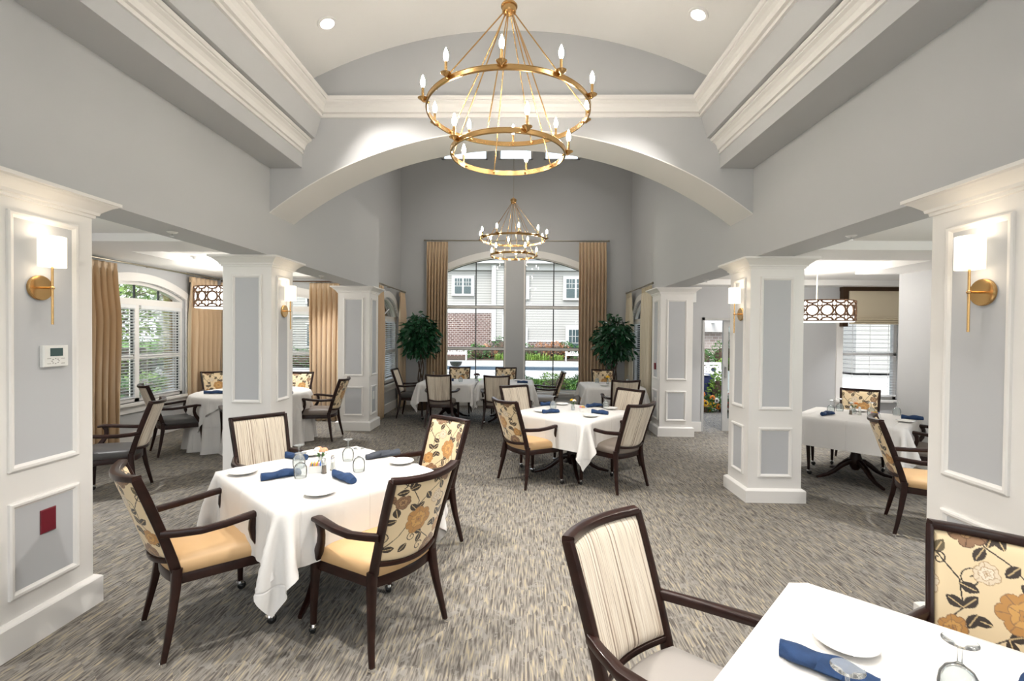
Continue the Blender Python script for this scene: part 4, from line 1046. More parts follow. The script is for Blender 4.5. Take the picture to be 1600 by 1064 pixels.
# ------------------------------------------------------------------ chandeliers
def candle_parts(par, x, y, z):
    obj('drip_pan', MB().lathe([(.004, .0), (.012, .008), (.034, .022), (.036, .026), (.030, .025), (.008, .014)], 20, (x, y, z)), M['brass'], par, 40)
    c = obj('candle_sleeve', MB().lathe([(.0095, .018), (.0095, .10), (.004, .102)], 12, (x, y, z)), M['brass'], par, 50)
    prof = [(.006, .10), (.012, .112), (.0165, .130), (.015, .150), (.008, .172), (.002, .188)]
    obj('candle_bulb', MB().lathe(prof, 12, (x, y, z)), M['bulb'], c, 60)
def chandelier(label, x, y, zbig, zsm, zcap, Rb, Rs, rot, ztop):
    t = thing('chandelier', label, 'chandelier', (x, y, zbig), 0)
    band = [(-.005, -.019), (.005, -.019), (.008, -.015), (.006, -.012), (.006, .012), (.008, .015), (.005, .019), (-.005, .019)]
    for rr, zz in ((Rb, 0), (Rs, zsm - zbig)):
        mb = MB(); mb.sweep([(rr * math.cos(a), rr * math.sin(a), zz) for a in [2 * PI * k / 96 for k in range(96)]], band, close=True)
        obj('hoop', mb, M['brass'], t, 30)
    dz = zcap - zbig
    obj('cap', MB().lathe([(.0, -.075), (.018, -.072), (.03, -.06), (.048, -.052), (.052, -.045), (.052, -.012), (.062, -.010), (.062, .0), (.05, .004), (.05, .014), (.03, .020), (.018, .034), (.008, .045), (.001, .047)], 32, (0, 0, dz)), M['brass'], t, 30)
    for k in range(10):
        a = rot + 2 * PI * k / 10; c, s = math.cos(a), math.sin(a)
        ro = Rb + .028
        candle_parts(t, c * ro, s * ro, -.005)
        obj('bracket', MB().tube([(c * (Rb - .01), s * (Rb - .01), -.004), (c * ro, s * ro, -.004)], .006, 8).ball((c * (Rb - .012), s * (Rb - .012), -.004), .009, 8, 6), M['brass'], t, 50)
    for k in range(5):
        a = rot + R_(20) + 2 * PI * k / 5; c, s = math.cos(a), math.sin(a); z2 = zsm - zbig
        candle_parts(t, c * (Rs + .028), s * (Rs + .028), z2 - .005)
        obj('bracket', MB().tube([(c * (Rs - .01), s * (Rs - .01), z2 - .004), (c * (Rs + .028), s * (Rs + .028), z2 - .004)], .006, 8).ball((c * (Rs - .012), s * (Rs - .012), z2 - .004), .009, 8, 6), M['brass'], t, 50)
        obj('rod', MB().tube([(c * .04, s * .04, dz - .055), (c * (Rb - .012), s * (Rb - .012), .0)], .0048, 8).ball((c * (Rb - .012), s * (Rb - .012), 0), .011, 8, 6), M['brass'], t, 50)
        a += PI / 5; c, s = math.cos(a), math.sin(a)
        obj('rod', MB().tube([(c * .03, s * .03, dz - .06), (c * (Rs - .012), s * (Rs - .012), z2)], .0048, 8).ball((c * (Rs - .012), s * (Rs - .012), z2), .011, 8, 6), M['brass'], t, 50)
    mb = MB(); z = dz + .045; k = 0; top = ztop - zbig
    while z < top - .02:
        pts = [(.008 * math.cos(b) * (1 if k % 2 else 0), .008 * math.cos(b) * (0 if k % 2 else 1), z + .018 + .018 * math.sin(b)) for b in [2 * PI * q / 10 for q in range(10)]]
        mb.tube(pts, .0022, 5, close=True); z += .030; k += 1
    obj('chain', mb, M['nickel'], t, 60)
    obj('canopy', MB().lathe([(.001, -.035), (.02, -.03), (.05, -.015), (.06, -.004), (.06, .0)], 24, (0, 0, top)), M['brass'], t, 40)
    return t
chandelier('large two-hoop brass candle chandelier hanging in the foreground', -.125, 3.60, 3.365, 3.05, 4.155, .605, .425, R_(-92), va(-.125))
chandelier('two-hoop brass candle chandelier hanging farther away in front of the big window', -.20, 9.0, 3.47, 3.17, 4.22, .605, .425, R_(-80), 7.1)

# ------------------------------------------------------------------ recessed lights, sprinklers, sconces, pendants
def area(name, loc, size, power, col, rot=(0, 0, 0), shape='DISK', sy=None, spread=PI):
    l = bpy.data.lights.new(name, 'AREA'); l.shape = shape; l.size = size; l.energy = power; l.color = col; l.spread = spread if spread < 3 else R_(84)
    if sy: l.size_y = sy
    o = bpy.data.objects.new(name, l); COL.objects.link(o); o.location = loc; o.rotation_euler = rot; return o
WARM = (1.0, .95, .88); NEUT = (.99, .98, .97)
vis = {(-1.80, 4.32): 'round recessed downlight in the vault, left of the chandelier', (1.50, 4.22): 'round recessed downlight in the vault, right of the chandelier'}
def downlight(x, y, z, label, power, col, tilt=0, vis_obj=True):
    t = thing('recessed_light', label, 'ceiling light', (x, y, z), 0, 'recessed downlights'); t.rotation_euler = (0, tilt, 0)
    obj('trim_ring', MB().lathe([(.062, -.008), (.085, -.010), (.088, -.004), (.088, .004), (.062, .004)], 32, cap=False), M['white'], t, 40)
    obj('lens', MB().lathe([(.001, -.003), (.063, -.005), (.063, .003), (.001, .003)], 32), M['lens'], t, 40)
    a = area('downlight_lamp', (x, y, z - .03), .11, power, col, (0, tilt, 0)); return t
PWN = 28
for (x, y), lab in vis.items():
    z = va(x); sl = (x - XC) / math.sqrt(4.53 ** 2 - (x - XC) ** 2); downlight(x, y, z - .004, lab, PWN, WARM, math.atan(sl))
for x, y in ((-1.70, 2.2), (1.47, 2.2), (-1.70, .3), (1.47, .3), (-1.70, -1.7), (1.47, -1.7)):
    area('downlight_lamp', (x, y, va(x) - .03), .11, PWN * (.4 if abs(y - .3) < .1 else .85), WARM, (0, math.atan((x - XC) / math.sqrt(4.53 ** 2 - (x - XC) ** 2)), 0))
for x, y in ((-1.3, 6.6), (1.0, 6.6), (-1.3, 9.8), (1.0, 9.8)): area('downlight_lamp', (x, y, 7.05), .16, 5, NEUT)
for x, y, z in ((-4.2, 4.0, 2.80), (-4.2, 1.0, 2.80), (-3.6, 8.4, 2.80), (3.8, 3.6, 2.64), (3.8, .8, 2.64), (3.7, 7.4, 2.64), (5.9, 7.6, 2.64)): area('downlight_lamp', (x, y, z), .16, 14, NEUT)
def sprinkler(x, y, z, label):
    t = thing('sprinkler_head', label, 'sprinkler', (x, y, z), 0, 'ceiling sprinkler heads')
    obj('escutcheon', MB().lathe([(.012, -.012), (.030, -.008), (.040, -.001), (.040, 0)], 20), M['plastic'], t, 40)
    obj('deflector', MB().tube([(0, 0, 0), (0, 0, -.03)], .005, 8).lathe([(.001, -.034), (.016, -.034), (.016, -.031), (.001, -.031)], 14), M['chrome'], t, 30)
def lamp(name, loc, power, col, size):
    l = bpy.data.lights.new(name, 'POINT'); l.energy = power; l.color = col; l.shadow_soft_size = size
    o = bpy.data.objects.new(name, l); COL.objects.link(o); o.location = loc
# unseen fill lamps added out of view to brighten the aisle ceilings and vault
for x, y in ((-4.4, 3.3), (-4.4, -.6), (3.9, 3.0), (3.9, -.6)): lamp('pendant_and_fill_lamp', (x, y, 2.25), 24, NEUT, .25)
lamp('unseen_fill_lamp', (-.16, -1.6, 3.3), 42, NEUT, .6)
sprinkler(-2.84, 3.80, 2.499, 'sprinkler head under the left beam, nearest the thermostat column'); sprinkler(2.58, 3.83, 2.499, 'sprinkler head under the right beam, between near and middle columns')
sprinkler(-2.86, 6.70, 2.499, 'sprinkler head under the left beam, beyond the sconce column'); sprinkler(2.62, 6.90, 2.499, 'sprinkler head under the right beam, near the patio door')
sd = thing('smoke_detector', 'small white smoke detector on the left aisle ceiling', 'smoke detector', (-4.92, 7.04, 2.819))
obj('body', MB().lathe([(.001, -.04), (.03, -.04), (.034, -.02), (.055, -.016), (.06, 0)], 24), M['plastic'], sd, 40); obj('sensor_ring', MB().lathe([(.02, -.046), (.026, -.046), (.026, -.038), (.02, -.038)], 16), M['chrome'], sd, 40)

def sconce(wx, y, sgn, label):
    # sgn: direction away from the wall along x
    t = thing('wall_sconce', label, 'wall lamp', (wx, y, 1.93), 0, 'brass wall sconces'); dx = sgn * .075
    rings = [[(sgn * d, r * math.cos(a), r * math.sin(a)) for a in [2 * PI * k / 36 for k in range(36)]] for d, r in ((0, .068), (.012, .068), (.016, .064), (.017, .001))]
    obj('backplate', MB().loft(rings), M['brass'], t, 40)
    obj('arm', MB().tube([(sgn * .012, 0, 0), (dx, 0, 0)], .006, 10).ball((dx, 0, 0), .011, 10, 8), M['brass'], t, 50)
    obj('stem', MB().tube([(dx, 0, -.20), (dx, 0, .115)], .0062, 12), M['brass'], t, 50)
    r = .060; zs = .115; h = .165
    pr = [(r - .002, zs), (r, zs), (r, zs + h), (r - .002, zs + h)]
    sh = obj('lamp_shade', MB().lathe(pr, 40, (dx, 0, 0), cap=False), M['shade'], t, 40)
    obj('diffuser', MB().lathe([(.008, zs + .006), (r - .003, zs + .006), (r - .003, zs + .009), (.008, zs + .009)], 30, (dx, 0, 0)), M['shade'], sh, 40)
    l = bpy.data.lights.new('sconce_lamp', 'POINT'); l.energy = 0.45; l.color = (1, .82, .6); l.shadow_soft_size = .03
    o = bpy.data.objects.new('sconce_lamp', l); COL.objects.link(o); o.location = (wx + dx, y, 1.93 + zs + h + .02)
    l2 = l.copy(); l2.energy = .35; o = bpy.data.objects.new('sconce_lamp', l2); COL.objects.link(o); o.location = (wx + dx, y, 1.93 + zs - .03)
sconce(-2.657, 2.56, 1, 'brass sconce with white shade on the left edge column above the thermostat')
sconce(2.317, 2.455, -1, 'brass sconce with white shade on the right edge column')
sconce(-2.657, 5.24, 1, 'brass sconce on the second left column')
sconce(2.317, 5.12, -1, 'brass sconce on the middle right column')

def pendant(x, y, ztop, zc, label, Rr=.45, h=.29):
    t = thing('drum_pendant', label, 'pendant lamp', (x, y, zc), 0, 'fretwork drum pendants')
    r0 = Rr - .008
    obj('diffuser', MB().lathe([(.001, -h / 2 - .012), (r0, -h / 2 - .012), (r0, h / 2 - .01), (.001, h / 2 - .01)], 48), M['drum'], t, 40)
    mb = MB(); n = 17
    def arc(pts, w=.011):
        P = []
        for u, v in pts: P.append((Rr * math.cos(u / Rr), Rr * math.sin(u / Rr), v))
        mb.sweep(P, [(w / 2, .003), (-w / 2, .003), (-w / 2, -.003), (w / 2, -.003)], up=(0, 0, 1)) if False else mb.tube(P, w / 2, 6)
    cell = 2 * PI * Rr / n
    for k in range(n):
        c = k * cell; q = min(cell * .43, h * .27)
        arc([(c + q * math.cos(a), q * 1.0 * math.sin(a)) for a in [2 * PI * j / 16 for j in range(17)]], .024)          # open circle
        for vv in (1, -1):
            arc([(c + q * math.cos(a), vv * h / 2 * .98 - vv * q * .55 * math.sin(a)) for a in [PI * j / 8 for j in range(9)]], .022)
            arc([(c, vv * q), (c, vv * (h / 2 - q * .5))], .026)
            e = cell * .30
            arc([(c + cell / 2 - e * .55, vv * (h / 2 - .005)), (c + cell / 2 - e * .55, vv * q * .95)], .010); arc([(c + cell / 2 + e * .55, vv * (h / 2 - .005)), (c + cell / 2 + e * .55, vv * q * .95)], .010)
            arc([(c + cell / 2 - e * .55, vv * q * .95), (c + cell / 2, vv * q * .72), (c + cell / 2 + e * .55, vv * q * .95)], .022)
        arc([(c + q, 0), (c + cell - q, 0)], .03)
    for vv in (h / 2, -h / 2): mb.tube([(Rr * math.cos(a), Rr * math.sin(a), vv) for a in [2 * PI * k / 64 for k in range(64)]], .008, 6, close=True)
    obj('fretwork_drum', mb, M['fret'], t, 50)
    obj('stem', MB().tube([(0, 0, h / 2 - .01), (0, 0, ztop - zc - .10)], .007, 10).tube([(.0, 0, ztop - zc - .10), (.01, 0, ztop - zc - .07), (0, 0, ztop - zc - .04), (-.006, 0, ztop - zc - .07), (0, 0, ztop - zc - .10)], .003, 6).tube([(0, 0, ztop - zc - .05), (0, 0, ztop - zc)], .004, 6), M['sheer'], t, 50)
    obj('canopy', MB().lathe([(.001, -.022), (.04, -.02), (.068, -.008), (.07, 0)], 24, (0, 0, ztop - zc)), M['sheer'], t, 40)
    l = bpy.data.lights.new('pendant_and_fill_lamp', 'POINT'); l.energy = 30; l.color = (1, .95, .88); l.shadow_soft_size = .3
    o = bpy.data.objects.new('pendant_and_fill_lamp', l); COL.objects.link(o); o.location = (x, y, zc + h / 2 + .12)
    l2 = l.copy(); l2.energy = 20; o = bpy.data.objects.new('pendant_and_fill_lamp', l2); COL.objects.link(o); o.location = (x, y, zc - h / 2 - .18)
pendant(-4.70, 7.5, 2.805, 2.23, 'bronze fretwork drum pendant over the round left aisle table', .46, .31)
pendant(4.15, 6.85, 2.66, 2.055, 'bronze fretwork drum pendant over the right aisle table', .455, .275)

# thermostat, plates, switches
t = thing('thermostat', 'white thermostat with a small screen on the left edge column', 'thermostat', (-2.656, 2.632, 1.553))
obj('housing', MB().loft([[(0, -.072 * k, -.060 * k), (0, .072 * k, -.060 * k), (0, .072 * k, .060 * k), (0, -.072 * k, .060 * k)] if d == 0 else [(d, -.072 * k, -.060 * k), (d, .072 * k, -.060 * k), (d, .072 * k, .060 * k), (d, -.072 * k, .060 * k)] for d, k in ((0, 1), (.018, 1), (.024, .94))]), M['plastic'], t, 0)
obj('screen', MB().box(.023, .0255, -.036, .036, .0, .045), M['lcd'], t, 0)
mb = MB()
for yy, zz in ((-.045, -.012), (.035, -.012), (-.045, -.040), (.035, -.040)): mb.box(.023, .0255, yy - .008, yy + .012, zz - .003, zz)
for a in range(8): mb.box(.023, .0255, -.006 + .02 * math.cos(a * PI / 4) - .003, -.006 + .02 * math.cos(a * PI / 4) + .003, -.028 + .014 * math.sin(a * PI / 4) - .002, -.028 + .014 * math.sin(a * PI / 4) + .002)
obj('button', mb, M['greyvinyl'], t, 0)
tag(obj('wall_plate', MB().loft([[(-2.657 + d, 2.602 + sy * .043 * k, .634 + sz * .066 * k) for sy, sz in ((-1, -1), (1, -1), (1, 1), (-1, 1))] for d, k in ((0, 1), (.005, 1), (.008, .93))]), M['red'], None, 0), 'burgundy blank wall plate low on the left edge column', 'wall plate')
tag(obj('alarm_plate', MB().box(2.285, 2.309, 8.30, 8.36, 1.11, 1.22), M['red'], None, 0), 'small burgundy alarm plate on the farthest right column', 'wall plate')
tag(obj('switch_plate', MB().box(2.300, 2.308, 8.28, 8.36, .50, .62).box(2.294, 2.302, 8.305, 8.335, .53, .59), M['plastic'], None, 0), 'white outlet plate low on the farthest right column', 'outlet')
tag(obj('switch_plate', MB().box(-2.658, -2.650, 8.40, 8.48, .52, .66).box(-2.652, -2.644, 8.425, 8.455, .55, .63), M['plastic'], None, 0), 'white outlet plate low on the farthest left column', 'outlet')
tag(obj('wall_box', MB().box(2.90, 3.02, 8.40, 8.50, 2.28, 2.52), M['plastic'], None, 0), 'small white wall box above the patio door, beside the middle right column', 'wall box')

# ------------------------------------------------------------------ curtains
def curtain(p0, p1, ztop, zbot, nf, label, m='curtain', depth=.05, group=None, flare=1.0):
    # hangs from p0 to p1 (plan); pinch-pleated heading, deeper folds below
    ax = Vector((p1[0] - p0[0], p1[1] - p0[1], 0)); L = ax.length; ax.normalize(); nr = Vector((-ax.y, ax.x, 0))
    o = thing('curtain', label, 'curtain', ((p0[0] + p1[0]) / 2, (p0[1] + p1[1]) / 2, 0), 0, group)
    c0 = Vector(((p0[0] + p1[0]) / 2, (p0[1] + p1[1]) / 2, 0)); g = []; NU = nf * 12; rs = random.Random(int(L * 1000 + p0[1] * 77)); ph = [rs.random() * 1.2 for _ in range(nf + 2)]
    for i in range(NU + 1):
        u = i / NU; row = []
        for j in range(26):
            t = j / 25; t = t ** 1.4 if j < 12 else t; z = ztop - (ztop - zbot) * t
            k = u * nf; a = 2 * PI * (k + .10 * math.sin(2.2 * t + ph[int(k)]) * t)
            amp = depth * 1.45 * (.45 + .55 * min(1, t * 4)) * (.75 + .5 * math.sin(3.1 * u * nf + ph[0] * 9) ** 2 * min(1, t * 3))
            if t < .03: amp *= .6
            d = amp * (2.2 * abs(math.sin(a / 2 + .25 * math.sin(a + ph[0] * 3))) ** .75 - 1.3)
            s = (u - .5) * L * (1 + .03 * (flare - 1 + math.sin(t * 3 + p0[0])) * min(1, t * 2)) + .012 * math.sin(a * 2) * (.4 + t)
            p = ax * s + nr * d; row.append((p.x, p.y, z))
        g.append(row)
    fab = obj('fabric', MB().grid(g), M[m], o, 80)
    sm = fab.modifiers.new('thickness', 'SOLIDIFY'); sm.thickness = .003
    mb = MB()
    for i in range(nf):
        s = ((i + .25) / nf - .5) * L; p = ax * s + nr * depth * .4; mb.box(p.x - .012, p.x + .012, p.y - .012, p.y + .012, ztop - .10, ztop - .005)
    obj('pinch_pleat', mb, M[m], o, 0)
    return o
def rod(p0, p1, z, label, m='nickel', rings=()):
    o = thing('curtain_rod', label, 'curtain rod', (p0[0], p0[1], z)); v = Vector((p1[0] - p0[0], p1[1] - p0[1], 0)); n = v.normalized()
    obj('pole', MB().tube([(0, 0, 0), tuple(v)], .012, 12), M[m], o, 50)
    for q in (-n * .02, v + n * .02): obj('finial', MB().ball(tuple(q), .022, 12, 8), M[m], o, 60)
    mb = MB(); wl_ = Vector((-n.y, n.x, 0))
    for t in (.04, .5, .96):
        p = v * t; 
        q = p + wl_ * (.10 if rings == 1 else -.10); mb.tube([tuple(p), tuple(q)], .006, 6)
    obj('bracket', mb, M[m], o, 50)
    mb = MB(); k = 0; L = v.length
    while k * .09 < L:
        s = k * .09
        if any(a <= s <= b for a, b in (rings if rings and rings != 1 else ((0, .55), (L - .55, L)))):
            c = n * s; mb.tube([(c.x, c.y, .0) if False else (c.x + .019 * math.cos(b) * -n.y, c.y + .019 * math.cos(b) * n.x, -.006 + .019 * math.sin(b)) for b in [2 * PI * q / 10 for q in range(10)]], .002, 5, close=True)
        k += 1
    obj('curtain_ring', mb, M[m], o, 60)
    return o
CG = 'gold taffeta curtains'
rod((-5.83, 5.75), (-5.83, 9.0), 2.695, 'curtain rod over the left aisle window', rings=1)
curtain((-5.82, 5.80), (-5.82, 6.70), 2.66, .015, 9, 'wide gold curtain just right of the thermostat column', depth=.055, group=CG)
curtain((-5.82, 8.22), (-5.82, 8.94), 2.66, .015, 6, 'gold curtain between the left aisle window and the drum pendant', depth=.055, group=CG)
rod((-5.75, 9.03), (-3.50, 9.03), 2.67, 'curtain rod over the end window beyond the sconce column', m='bronze')
curtain((-5.80, 9.03), (-5.60, 9.03), 2.64, .015, 2, 'sliver of gold curtain beside the left edge of the second left column', group=CG, depth=.04)
curtain((-4.08, 9.03), (-3.50, 9.03), 2.64, .015, 6, 'long gold curtain behind the side-on floral chair, left of the farthest left column', depth=.05, group=CG)
rod((-2.78, 8.95), (-2.78, 11.15), 2.66, 'curtain rod over the left bay window', rings=1)
curtain((-2.78, 9.0), (-2.78, 9.42), 2.63, .015, 4, 'narrow gold curtain right beside the farthest left column', depth=.035, group=CG)
curtain((-2.78, 10.72), (-2.78, 11.12), 2.63, .015, 4, 'gold curtain between the left bay window and the left ficus', depth=.04, group=CG)
rod((2.40, 8.95), (2.40, 11.15), 2.67, 'curtain rod over the right bay window')
curtain((2.40, 9.0), (2.40, 9.72), 2.64, .015, 6, 'pale curtain right beside the farthest right column', 'sheer', .04, group=CG)
curtain((2.40, 10.70), (2.40, 11.12), 2.64, .015, 4, 'pale curtain behind the right ficus', 'sheer', .045, group=CG)
rod((-2.30, 11.13), (1.95, 11.13), 3.87, 'long curtain rod across the big arched window', rings=((0, .5), (3.75, 4.3)))
curtain((-2.265, 11.12), (-1.765, 11.12), 3.84, .015, 7, 'tall gold curtain left of the big arched window', depth=.045, group=CG)
curtain((1.285, 11.12), (1.915, 11.12), 3.84, .015, 8, 'tall gold curtain right of the big arched window', depth=.045, group=CG)

# ------------------------------------------------------------------ ficus trees
def leaf_cloud(n, c, rad, L, W, rs, droop=.6, shell=.5):
    mb = MB()
    for k in range(n):
        while True:
            v = Vector((rs.gauss(0, 1), rs.gauss(0, 1), rs.gauss(0, 1)))
            if v.length > .1: break
        v.normalize(); rr = shell + (1 - shell) * rs.random() ** .5
        rr *= 1 + .16 * math.sin(5 * v.x + 3 * v.z + c[0]) + .12 * math.sin(7 * v.y + 4 * v.z)
        p = Vector((c[0] + v.x * rad[0] * rr, c[1] + v.y * rad[1] * rr, c[2] + v.z * rad[2] * rr))
        d = Vector((v.x + rs.gauss(0, .5), v.y + rs.gauss(0, .5), v.z * .4 - droop + rs.gauss(0, .35))).normalized()
        s = d.cross(Vector((rs.gauss(0, 1), rs.gauss(0, 1), rs.gauss(0, 1)))).normalized(); n_ = d.cross(s)
        l = L * (.7 + .6 * rs.random()); w = W * (.7 + .6 * rs.random())
        q = [p, p + d * l * .35 + s * w / 2 + n_ * w * .12, p + d * l * .7 + s * w * .38 + n_ * w * .1, p + d * l, p + d * l * .7 - s * w * .38 + n_ * w * .1, p + d * l * .35 - s * w / 2 + n_ * w * .12, p + d * l * .5]
        mb.add(q, [(0, 1, 6), (1, 2, 6), (2, 3, 6), (3, 4, 6), (4, 5, 6), (5, 0, 6)])
    return mb
def ficus(x, y, zc, rx, rz, label, seed):
    rs = random.Random(seed); t = thing('potted_ficus', label, 'potted tree', (x, y, 0), 0, 'potted ficus trees')
    obj('pot', MB().lathe([(.13, 0), (.15, .02), (.19, .30), (.20, .34), (.20, .36), (.18, .36), (.17, .32), (.001, .32)], 28), M['wicker'], t, 40)
    for k in range(4):
        a = k * 1.6 + seed; pts = []
        for j in range(12):
            q = j / 11; z = .30 + (zc - .30) * q; r = .05 + .03 * math.sin(q * 5 + a) + .12 * max(0, q - .6) * 2
            pts.append((r * math.cos(a + q * 5), r * math.sin(a + q * 5), z))
        obj('trunk', MB().tube(pts, .015, 8, rs=[.018 - .010 * j / 11 for j in range(12)]), M['bark'], t, 60)
    obj('foliage', leaf_cloud(950, (0, 0, zc), (rx, rx * .8, rz), .155, .062, rs, .7, .25), M['leaf'], t, 0)
ficus(-2.27, 10.55, 1.66, .38, .47, 'potted ficus tree in the left corner beside the tall gold curtain', 3)
ficus(2.02, 10.55, 1.62, .40, .49, 'potted ficus tree in the right corner beside the tall gold curtain', 8)
# ------------------------------------------------------------------ outdoors
GZ = -.20
struct('ground_lawn', MB().box(-70, 70, 11.6, 90, GZ - .3, GZ - .04).box(-70, -6.3, -25, 11.6, GZ - .3, GZ - .04).box(7.3, 70, -25, 11.6, GZ - .3, GZ - .04), M['grass'], 0)
struct('ground_paving', MB().box(-18, 26, 20.3, 37, GZ - .2, GZ).box(-60, -17.5, 2, 30, GZ - .2, GZ - .02).box(-12.5, -11, -8, 26, GZ - .2, GZ - .02), M['concrete'], 0)
struct('ground_patio', MB().box(2.75, 26, 8.73, 20.3, -.2, -.02), M['patio'], 0)
# pool-like channel with pale ledges between lawn and walk
tag(obj('water_channel', MB().box(-14, 12, 24.2, 27.2, GZ, GZ + .03), M['water'], None, 0), 'dark reflecting pool strip behind the big window', 'pool')
tag(obj('pool_ledge', MB().box(-14, 12, 27.2, 27.9, GZ, GZ + .10).box(-14, 12, 23.0, 24.2, GZ, GZ + .06), M['extwhite'], None, 0), 'pale stone ledge along the reflecting pool', 'ledge')
BY = 40.0
b = thing('neighbour_building', 'two-storey grey-sided building with brown brick base beyond the big window', 'building', (0, BY, GZ))
def bp(name, boxes, m, par, sm=0):
    mb = MB()
    for q in boxes: mb.box(q[0], q[1], q[2] - BY, q[3] - BY, q[4] - GZ, q[5] - GZ)
    return obj(name, mb, m, par, sm)
bp('siding_wall', [(-11, 22, BY, BY + 8, GZ, 7.9)], M['siding'], b)
bp('brick_base', [(-11, -2.55, BY - .12, BY + .1, GZ, 3.42)], M['brick'], b)
bp('brick_base', [(-2.45, 22, BY - .12, BY + .1, GZ, 1.05)], M['brick'], b)
bp('siding_bay', [(-2.5, -1.5, BY - .5, BY, 1.2, 7.9)], M['siding'], b)
bp('trim_board', [(-11, -2.5, BY - .16, BY, 3.42, 4.15), (-2.62, -2.25, BY - .62, BY - .1, 1.1, 7.4), (-1.75, -1.4, BY - .62, BY - .1, 1.1, 3.2), (-11, 22, BY - .3, BY, 7.0, 7.5), (-2.45, 22, BY - .16, BY, 1.05, 1.2), (-.95, -.75, BY - .35, BY - .1, GZ, 7.6)], M['extwhite'], b)
bp('eave', [(-11.5, 22.5, BY - .9, BY + .2, 7.5, 7.75)], M['extwhite'], b)
mb = MB(); mb.prism([(-.95, 7.75 - GZ), (8.3, 7.75 - GZ), (8.3, 7.9 - GZ), (4, 9.6 - GZ)], 'x', -11.5, 22.5); obj('roof', mb, M['roofm'], b, 0)
def bwin(x0, x1, z0, z1, n):
    fr = bp('window', [(x0 - .2, x1 + .2, BY - .22, BY, z0 - .2, z1 + .25)], M['extwhite'], b)
    w = (x1 - x0) / n
    for k in range(n):
        a = x0 + w * k + .08; c = x0 + w * (k + 1) - .08; zm = (z0 + z1) / 2
        bp('window_glass', [(a, c, BY - .25, BY - .2, z0, zm - .04), (a, c, BY - .25, BY - .2, zm + .04, z1)], M['extglass'], fr)
        bp('grille', [(a, c, BY - .27, BY - .24, zm + (z1 - zm) * .5 - .02, zm + (z1 - zm) * .5 + .02)] + [(a + (c - a) * q - .02, a + (c - a) * q + .02, BY - .27, BY - .24, zm, z1) for q in (.33, .66)], M['extwhite'], fr)
bwin(-5.8, -4.3, 5.05, 6.3, 2); bwin(-1.9 + 1.0, .3, 4.7, 6.6, 1) if False else bwin(-.8, .30, 4.8, 6.3, 1); bwin(3.5, 5.2, 4.75, 6.3, 2); bwin(3.75, 5.7, GZ + .1, 2.1, 2); bwin(-.6, .2, GZ + .1, 2.0, 1)
bwin(-9.5, -8, 5.05, 6.3, 2); bwin(10, 12, 4.6, 6.5, 2); bwin(9, 11, GZ + .4, 2.2, 2)
# white benches
def bench(x, y, z, rz, label, w=1.45):
    t = thing('garden_bench', label, 'bench', (x, y, z), rz, 'white garden benches')
    obj('seat', MB().box(-w / 2, w / 2, -.24, .22, .40, .45), M['bench'], t, 0)
    mb = MB(); mb.box(-w / 2, w / 2, .20, .25, .82, .90).box(-w / 2, w / 2, .20, .25, .45, .53)
    for k in range(4): x_ = -w / 2 + (w - .06) * k / 3; mb.box(x_, x_ + .06, .20, .25, .45, .9)
    for k in range(3):
        c = -w / 2 + .03 + (w - .06) * (k + .5) / 3
        mb.loft([[(c + rr * math.cos(a), yy, .675 + rr * .75 * math.sin(a)) for a in [2 * PI * j / 20 for j in range(20)]] for rr, yy in ((.10, .21), (.10, .24), (.16, .24), (.16, .21))], close=True)
        for a in (.8, 2.35, 3.9, 5.5): mb.tube([(c + .15 * math.cos(a), .225, .675 + .11 * math.sin(a)), (c + .24 * math.cos(a), .225, .675 + .17 * math.sin(a))], .02, 6)
    obj('backrest', mb, M['bench'], t, 0)
    for sx in (-1, 1):
        for yy in (-.22, .20): obj('leg', MB().box(sx * (w / 2 - .035) - .035, sx * (w / 2 - .035) + .035, yy - .03, yy + .03, 0, .64 if yy < 0 else .5), M['bench'], t, 0)
        obj('armrest', MB().box(sx * (w / 2 - .035) - .04, sx * (w / 2 - .035) + .04, -.26, .24, .62, .66), M['bench'], t, 0)
bench(-4.75, 34, GZ, PI * 0, 'white garden bench with round cut-outs, seen through the left half of the big window', 1.5)
bench(3.78, 34, GZ, 0, 'white garden bench at the right edge of the big window view', 1.5)
# shrubs: each one a thing with its own leafy crown
def shrub(x, y, z, rx, rz, m, label, n=500, L=.12, W=.06, seed=1, group='shrubs outside the windows', blades=False, ry=None):
    rs = random.Random(seed); t = thing('shrub', label, 'shrub', (x, y, z), 0, group)
    if blades:
        mb = MB()
        for k in range(n):
            a = rs.random() * 2 * PI; r0 = rx * .8 * rs.random() ** .5; px, py = r0 * math.cos(a), r0 * math.sin(a) * .6
            h = rz * (.45 + .6 * rs.random()) * (1.1 - .5 * (r0 / rx)); o_ = .35 * h; b_ = rs.random() * 2 * PI; w = .02
            P_ = [(px, py, 0), (px + o_ * .4 * math.cos(b_), py + o_ * .4 * math.sin(b_), h * .65), (px + o_ * math.cos(b_), py + o_ * math.sin(b_), h), (px + o_ * 1.7 * math.cos(b_), py + o_ * 1.7 * math.sin(b_), h * .82)]
            mb.sweep(P_, [(w, 0), (0, .003), (-w, 0), (0, -.003)], scales=[.8, 1, .8, .1])
        obj('foliage', mb, M[m], t, 0)
    else:
        obj('foliage', leaf_cloud(n, (0, 0, rz * .55), (rx, ry or rx * .8, rz * .55), L, W, rs, .0, .55), M[m], t, 0)
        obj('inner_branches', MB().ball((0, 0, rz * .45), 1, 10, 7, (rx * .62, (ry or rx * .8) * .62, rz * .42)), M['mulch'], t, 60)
    return t
k_ = 0
